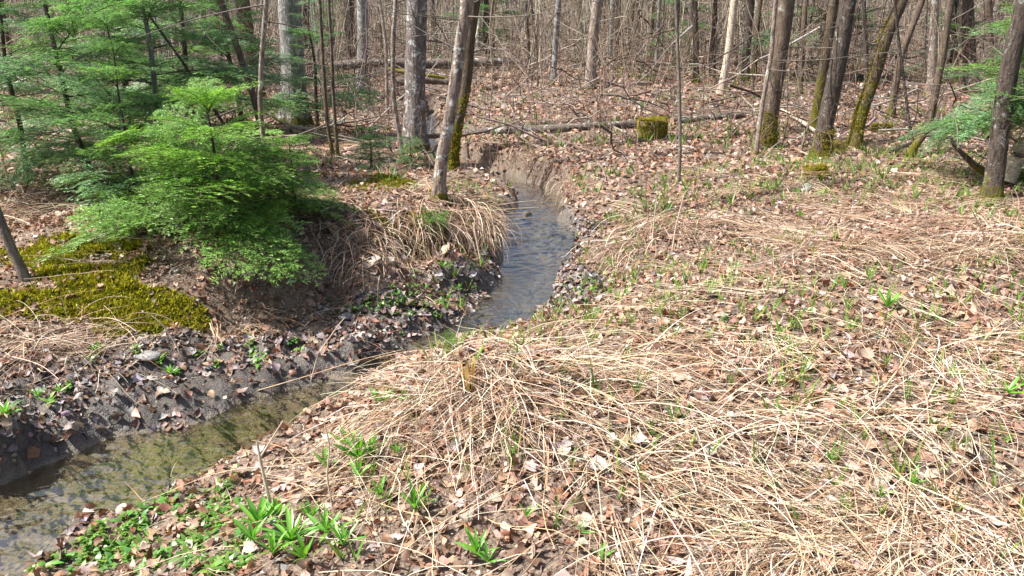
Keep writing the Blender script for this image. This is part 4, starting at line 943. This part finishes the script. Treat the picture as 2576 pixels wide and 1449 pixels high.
# ================================================================== GREEN PLANTS
def blade_leaf(L=1., w=.22, fold=.25, arch=.5, col=(.16,.34,.06), m=7):
    t = np.linspace(0, 1, m); half = w*np.sin(np.pi*np.clip(t, .03, .985)**.85)**.8*.5; half[0] = .025
    P = np.stack([L*t*np.cos(arch*t*.8), 0*t, L*(t*.15-arch*.35*t**2)+.15*t], -1)
    V = np.stack([P+np.stack([0*t, -half, fold*half], -1), P, P+np.stack([0*t, half, fold*half], -1)], 1)
    a_ = (np.arange(m-1)*3)[:, None]+np.arange(2)[None]; Fq = np.stack([a_, a_+1, a_+4, a_+3], -1).reshape(-1, 4)
    T = np.array(col)*np.array([[.9], [1.25], [.9]]); T = np.tile(T, (m, 1))
    return mesh('leaf', V, Fq, 'green', T)
GL = [blade_leaf(1, rng.uniform(.13, .19), .35, rng.uniform(.1, .6), np.array((.16,.38,.06))*rng.uniform(.75, 1.25)*np.array([rng.uniform(.8, 1.25), 1, 1])) for i in range(12)]
RL = [blade_leaf(1, rng.uniform(.45, .62), .2, rng.uniform(.2, .6), np.array((.16,.32,.06))*rng.uniform(.75, 1.2)) for i in range(6)]
def rosette(label, px, py, size, nl, leaves=GL, group=None, name='leafy_plant', upr=.75, cat='plant', stem=False):
    size *= .98; nl = int(nl*1.4); upr *= 1.15; c = hit1(px, py); e = obj(name, None, loc=(c[0], c[1], c[2]+.035)); tag(e, label, cat, group)
    for i in range(nl):
        f = i/max(1, nl-1); az = i*2.4+rng.normal(0, .3); el = upr*(.25+.9*f)+rng.normal(0, .12); s = size*rng.uniform(.7, 1.1)*(1-.25*f)
        o = obj('leaf', leaves[random.randrange(len(leaves))], e, (0, 0, .01*i/nl+(size*.35*f if stem else 0)), None, s)
        o.rotation_euler = Euler((rng.normal(0, .2), -el, az), 'XYZ')
for lb, px, py, s, nl, up in [
 ('bushy green plant with upright leaves above the stream edge',905,1175,.15,13,1.0),('big spreading green rosette at the foot of the thick pale stalk',655,1345,.15,14,.8),
 ('glossy dark green rosette below the thick pale stalk',735,1385,.15,14,.6),('broad green rosette between glossy dark rosette and flattened straw sheath',825,1365,.12,10,.7),
 ('green plant with broad upright leaves at the straw sheath tip',1045,1305,.12,9,1.0),('narrow-leaved green plant behind the straw sheath',955,1270,.09,7,.8),
 ('small upright green plant beside the bushy plant',1000,1165,.08,6,1.0),('slim green plant at the water side of the bushy plant',820,1195,.10,7,1.0),
 ('green plant half hidden in straw below the tussock rim',950,1030,.10,8,.9),('small green plant beside the half hidden straw plant',1015,1030,.08,6,1.0),
 ('pointed-leaved green plant amid large curled leaves',1200,1420,.11,8,.8),('low green plant touching the pointed-leaved plant',1225,1440,.09,6,.7),
 ('lone small green sprout in bare leaf litter',1460,1362,.06,4,.7),('dark green sprig under curled brown leaves',1512,1435,.07,5,.8),
 ('tall green plant on the dry slope below the dead grass hummock',2230,790,.15,9,1.0),('small green shoot in pale straw above the lone sprout',1325,1325,.06,4,1.0),
 ('fresh green plant near the slope path of flattened grass',1850,690,.08,6,1.0),('green sprig under pale canes on the slope',1780,735,.07,5,.9),('blue-green low plant by the orange dead leaf',2530,1010,.12,7,.5),
 ('narrow green plant in the straw far down the near bank',2290,1245,.09,6,1.0),('small bright plant tucked in straw beside narrow green plant',2210,1275,.07,5,.9),
 ('green plant at the shaded foot of the hummock',1115,690,.10,7,.6),('grassy green clump in litter before the mossy bulge tree',2010,560,.10,9,1.0),
 ('green bunch under the pale rounded stone',2000,500,.10,9,1.0),('yellow-green plant at the end of the mud shelf',20,1060,.10,10,.7),('green rosette on mud below dry leaves',100,1015,.07,9,.6),
 ('smaller green rosette beside the rosette below dry leaves',155,1005,.06,8,.6),('light green rosette by the flat blue-grey stone',245,900,.08,10,.7),('green rosette at the mud lip above the water',430,960,.07,9,.7)]:
    rosette(lb, px, py, s, nl, GL, None, 'leafy_plant', up)
for px, py in [(700,1330),(690,1415),(785,1330),(865,1395),(935,1165),(872,1140),(640,1385),(770,1430),(905,1225)]:
    rosette('green shoot crowding the leafy rosettes beside the water margin', px, py, .11, 8, GL, 'shoots among the rosettes', 'leafy_plant', .95)
# green grass tufts
def tuft_mesh(n, L, col):
    az = U(0, 6.28, n); t = np.linspace(0, 1, 6); l = L*U(.5, 1.1, n); out = U(.1, .6, n)
    P = np.stack([np.cos(az)[:, None]*(l*out)[:, None]*t**1.6+rng.normal(0, .006, (n, 1)), np.sin(az)[:, None]*(l*out)[:, None]*t**1.6+rng.normal(0, .006, (n, 1)), l[:, None]*t*(1-.25*out[:, None]*t)], -1)
    V, Fq, T = ribbons(P, np.full(n, .0045), [.8, 1, 1, .8, .6, .15], rng.normal(0, 1, (n, 1, 3)), pick([(*col, 1)], n, .2)); return mesh('green_grass_tuft', V, Fq, 'green', T)
TM = [tuft_mesh(random.randint(5, 11), rng.uniform(.09, .2), (.13,.29,.05)) for i in range(8)]
tp = [(1575,915),(1500,1010),(1690,1080),(1965,1060),(2255,690),(2300,880),(1530,1110),(1600,1010),(1130,900),(1410,960),(1900,1180),(2050,1300),(1870,1360),(1400,1330),(2400,1400),(2490,1190),(2520,880),(2100,1170),(1745,880),(1450,1190),
      (1820,820),(1900,810),(1730,790),(1980,900),(1640,1100),(1290,1190),(2020,960),(2390,760),(2470,870),(1660,520),(1690,530),(1590,600),(1700,560),(1640,540),(2280,1010),(1310,1160)]
for i, (px, py) in enumerate(tp):
    c = hit1(px, py); o = obj('green_grass_tuft', TM[i % 8], loc=c, rot=(0, 0, rng.uniform(0, 6.28)), scale=rng.uniform(.7, 1.2))
    tag(o, 'small tuft of new green grass pushing up through dead straw', 'grass tuft', 'new grass tufts on the near bank')
# seedlings at the water's edge
def small_leaf(col):
    t = np.linspace(0, 1, 5); half = .24*np.sin(np.pi*np.clip(t, .06, .97)**.7)
    P = np.stack([t, 0*t, -.25*t**2], -1); V = np.stack([P+np.stack([0*t, -half, .2*half], -1), P+np.stack([0*t, half, .2*half], -1)], 1)
    q = (np.arange(4)*2)[:, None]; return mesh('leaf', V, np.stack([q, q+1, q+3, q+2], -1).reshape(-1, 4), 'green', np.tile(col, (10, 1)))
SL = [small_leaf(np.array((.17,.34,.07))*rng.uniform(.65, 1.3)*[rng.uniform(.75, 1.35), 1, rng.uniform(.7, 1.4)]) for i in range(14)]
def seed_at(px, py, lb, gr, k=1.0):
    c = hit1(px, py)
    if chan(c[:1], c[1:2])[0] < -.04: return
    e = obj('seedling', None, loc=(c[0], c[1], c[2]+.004), rot=(rng.normal(0, .15), rng.normal(0, .15), rng.uniform(0, 6.28))); tag(e, lb, 'seedling', gr)
    s_ = k*rng.uniform(.022, .046); nl = random.randint(5, 8)
    for i in range(nl):
        f = i/nl; L = s_*rng.uniform(.6, 1.1)
        obj('leaf', SL[random.randrange(14)], e, (rng.normal(0, s_*.25), rng.normal(0, s_*.25), s_*.5*f), (0, -(.2+.7*f)+rng.normal(0, .12), i*2.2+rng.normal(0, .4)), (L, L*rng.uniform(.8, 1.2), L))
cnt = 0
while cnt < 260:
    u, v = rng.random(2)
    if u+v > 1: u, v = 1-u, 1-v
    px = 60+u*(600-60)+v*(640-60); py = 1445+u*(1150-1445)+v*(1449-1445)
    if rng.random() > .35+1.0*(vnoise(px/70, py/50, 5)+.4): continue
    seed_at(px, py, 'tiny bright green seedling carpeting the near water margin', 'seedlings along the near water margin', .9); cnt += 1
for i in range(62): seed_at(rng.normal(1050, 75), rng.normal(765, 34), 'small green seedling on the grey mud flat under the hummock', 'seedlings on the mud flat')
for i in range(34): seed_at(rng.normal(1475, 38), rng.normal(735, 32), 'small green seedling on the muddy slope across from the hummock', 'seedlings on the muddy slope')
for px, py in [(640,895),(660,905),(625,880),(500,885),(560,890),(730,880),(745,890),(900,790),(930,780),(610,860),(440,940),(415,930),(230,905),(260,895),(120,1010),(180,985),(30,1040),(10,1050),(560,935),(350,895)]:
    for k in range(2): seed_at(px+rng.normal(0, 10), py+rng.normal(0, 6), 'small green seedling on the dark mud strip below the firs', 'seedlings on the mud strip', 1.15)
# scattered tiny green shoots
x, y = scatter(2, 9.5, 48); ok = (chan(x, y) > .1) & (x > -.6) & (vnoise(x*1.4, y*1.4, 99) > -.25); x, y = x[ok], y[ok]; n = len(x)
a = Acc()
for k in range(4):
    t = np.linspace(0, 1, 4); az = U(0, 6.28, n); l = U(.03, .11, n)
    P = np.stack([x[:, None]+np.cos(az)[:, None]*l[:, None]*.5*t, y[:, None]+np.sin(az)[:, None]*l[:, None]*.5*t, height(x, y)[:, None]+.01+l[:, None]*t], -1)
    a.add(*ribbons(P, np.full(n, .008), [.7, 1, .8, .1], rng.normal(0, 1, (n, 1, 3)), pick([(.18,.36,.06,2),(.28,.40,.09,1)], n)))
x, y = scatter(7, 20, 9); ok = (chan(x, y) > .1) & (vnoise(x*.8, y*.8, 98) > .15); x, y = x[ok], y[ok]; n = len(x)
for k in range(5):
    t = np.linspace(0, 1, 4); az = U(0, 6.28, n); l = U(.05, .14, n)
    P = np.stack([x[:, None]+np.cos(az)[:, None]*l[:, None]*.6*t, y[:, None]+np.sin(az)[:, None]*l[:, None]*.6*t, height(x, y)[:, None]+.02+l[:, None]*t], -1)
    a.add(*ribbons(P, np.full(n, .016), [.7, 1, .8, .1], rng.normal(0, 1, (n, 1, 3)), pick([(.14,.27,.06,2),(.22,.30,.08,1)], n)))
tag(obj('green_shoots', a.mesh('green_shoots', 'green')), 'scattered tiny green shoots coming up through the litter', 'shoots', None, 'stuff')
# fallen sticks
for i in range(46):
    y = rng.uniform(8.5, 20); x = rng.uniform(-.6, .7)*y
    if chan(np.array([x]), np.array([y]))[0] < .3: continue
    L = rng.uniform(.5, 1.6); an = rng.uniform(0, 3.14); h = float(height(x, y)); c2 = (x+L*math.cos(an), y+L*math.sin(an)); h2 = float(height(*c2))
    d = np.array([math.cos(an)*L, math.sin(an)*L, h2-h+rng.uniform(0, .25)])
    o = obj('fallen_stick', lines_mesh('fallen_stick', twig_lines(np.zeros(3), d, L, 4, 7, .15, 1), .010, random.choice([(.30,.26,.22), (.2,.165,.14), (.42,.38,.34)]), np.zeros(3)), loc=(x, y, h+.03))
    tag(o, 'bare dead branch fallen on the leafy floor of the wood', 'stick', 'fallen sticks on the woodland floor')
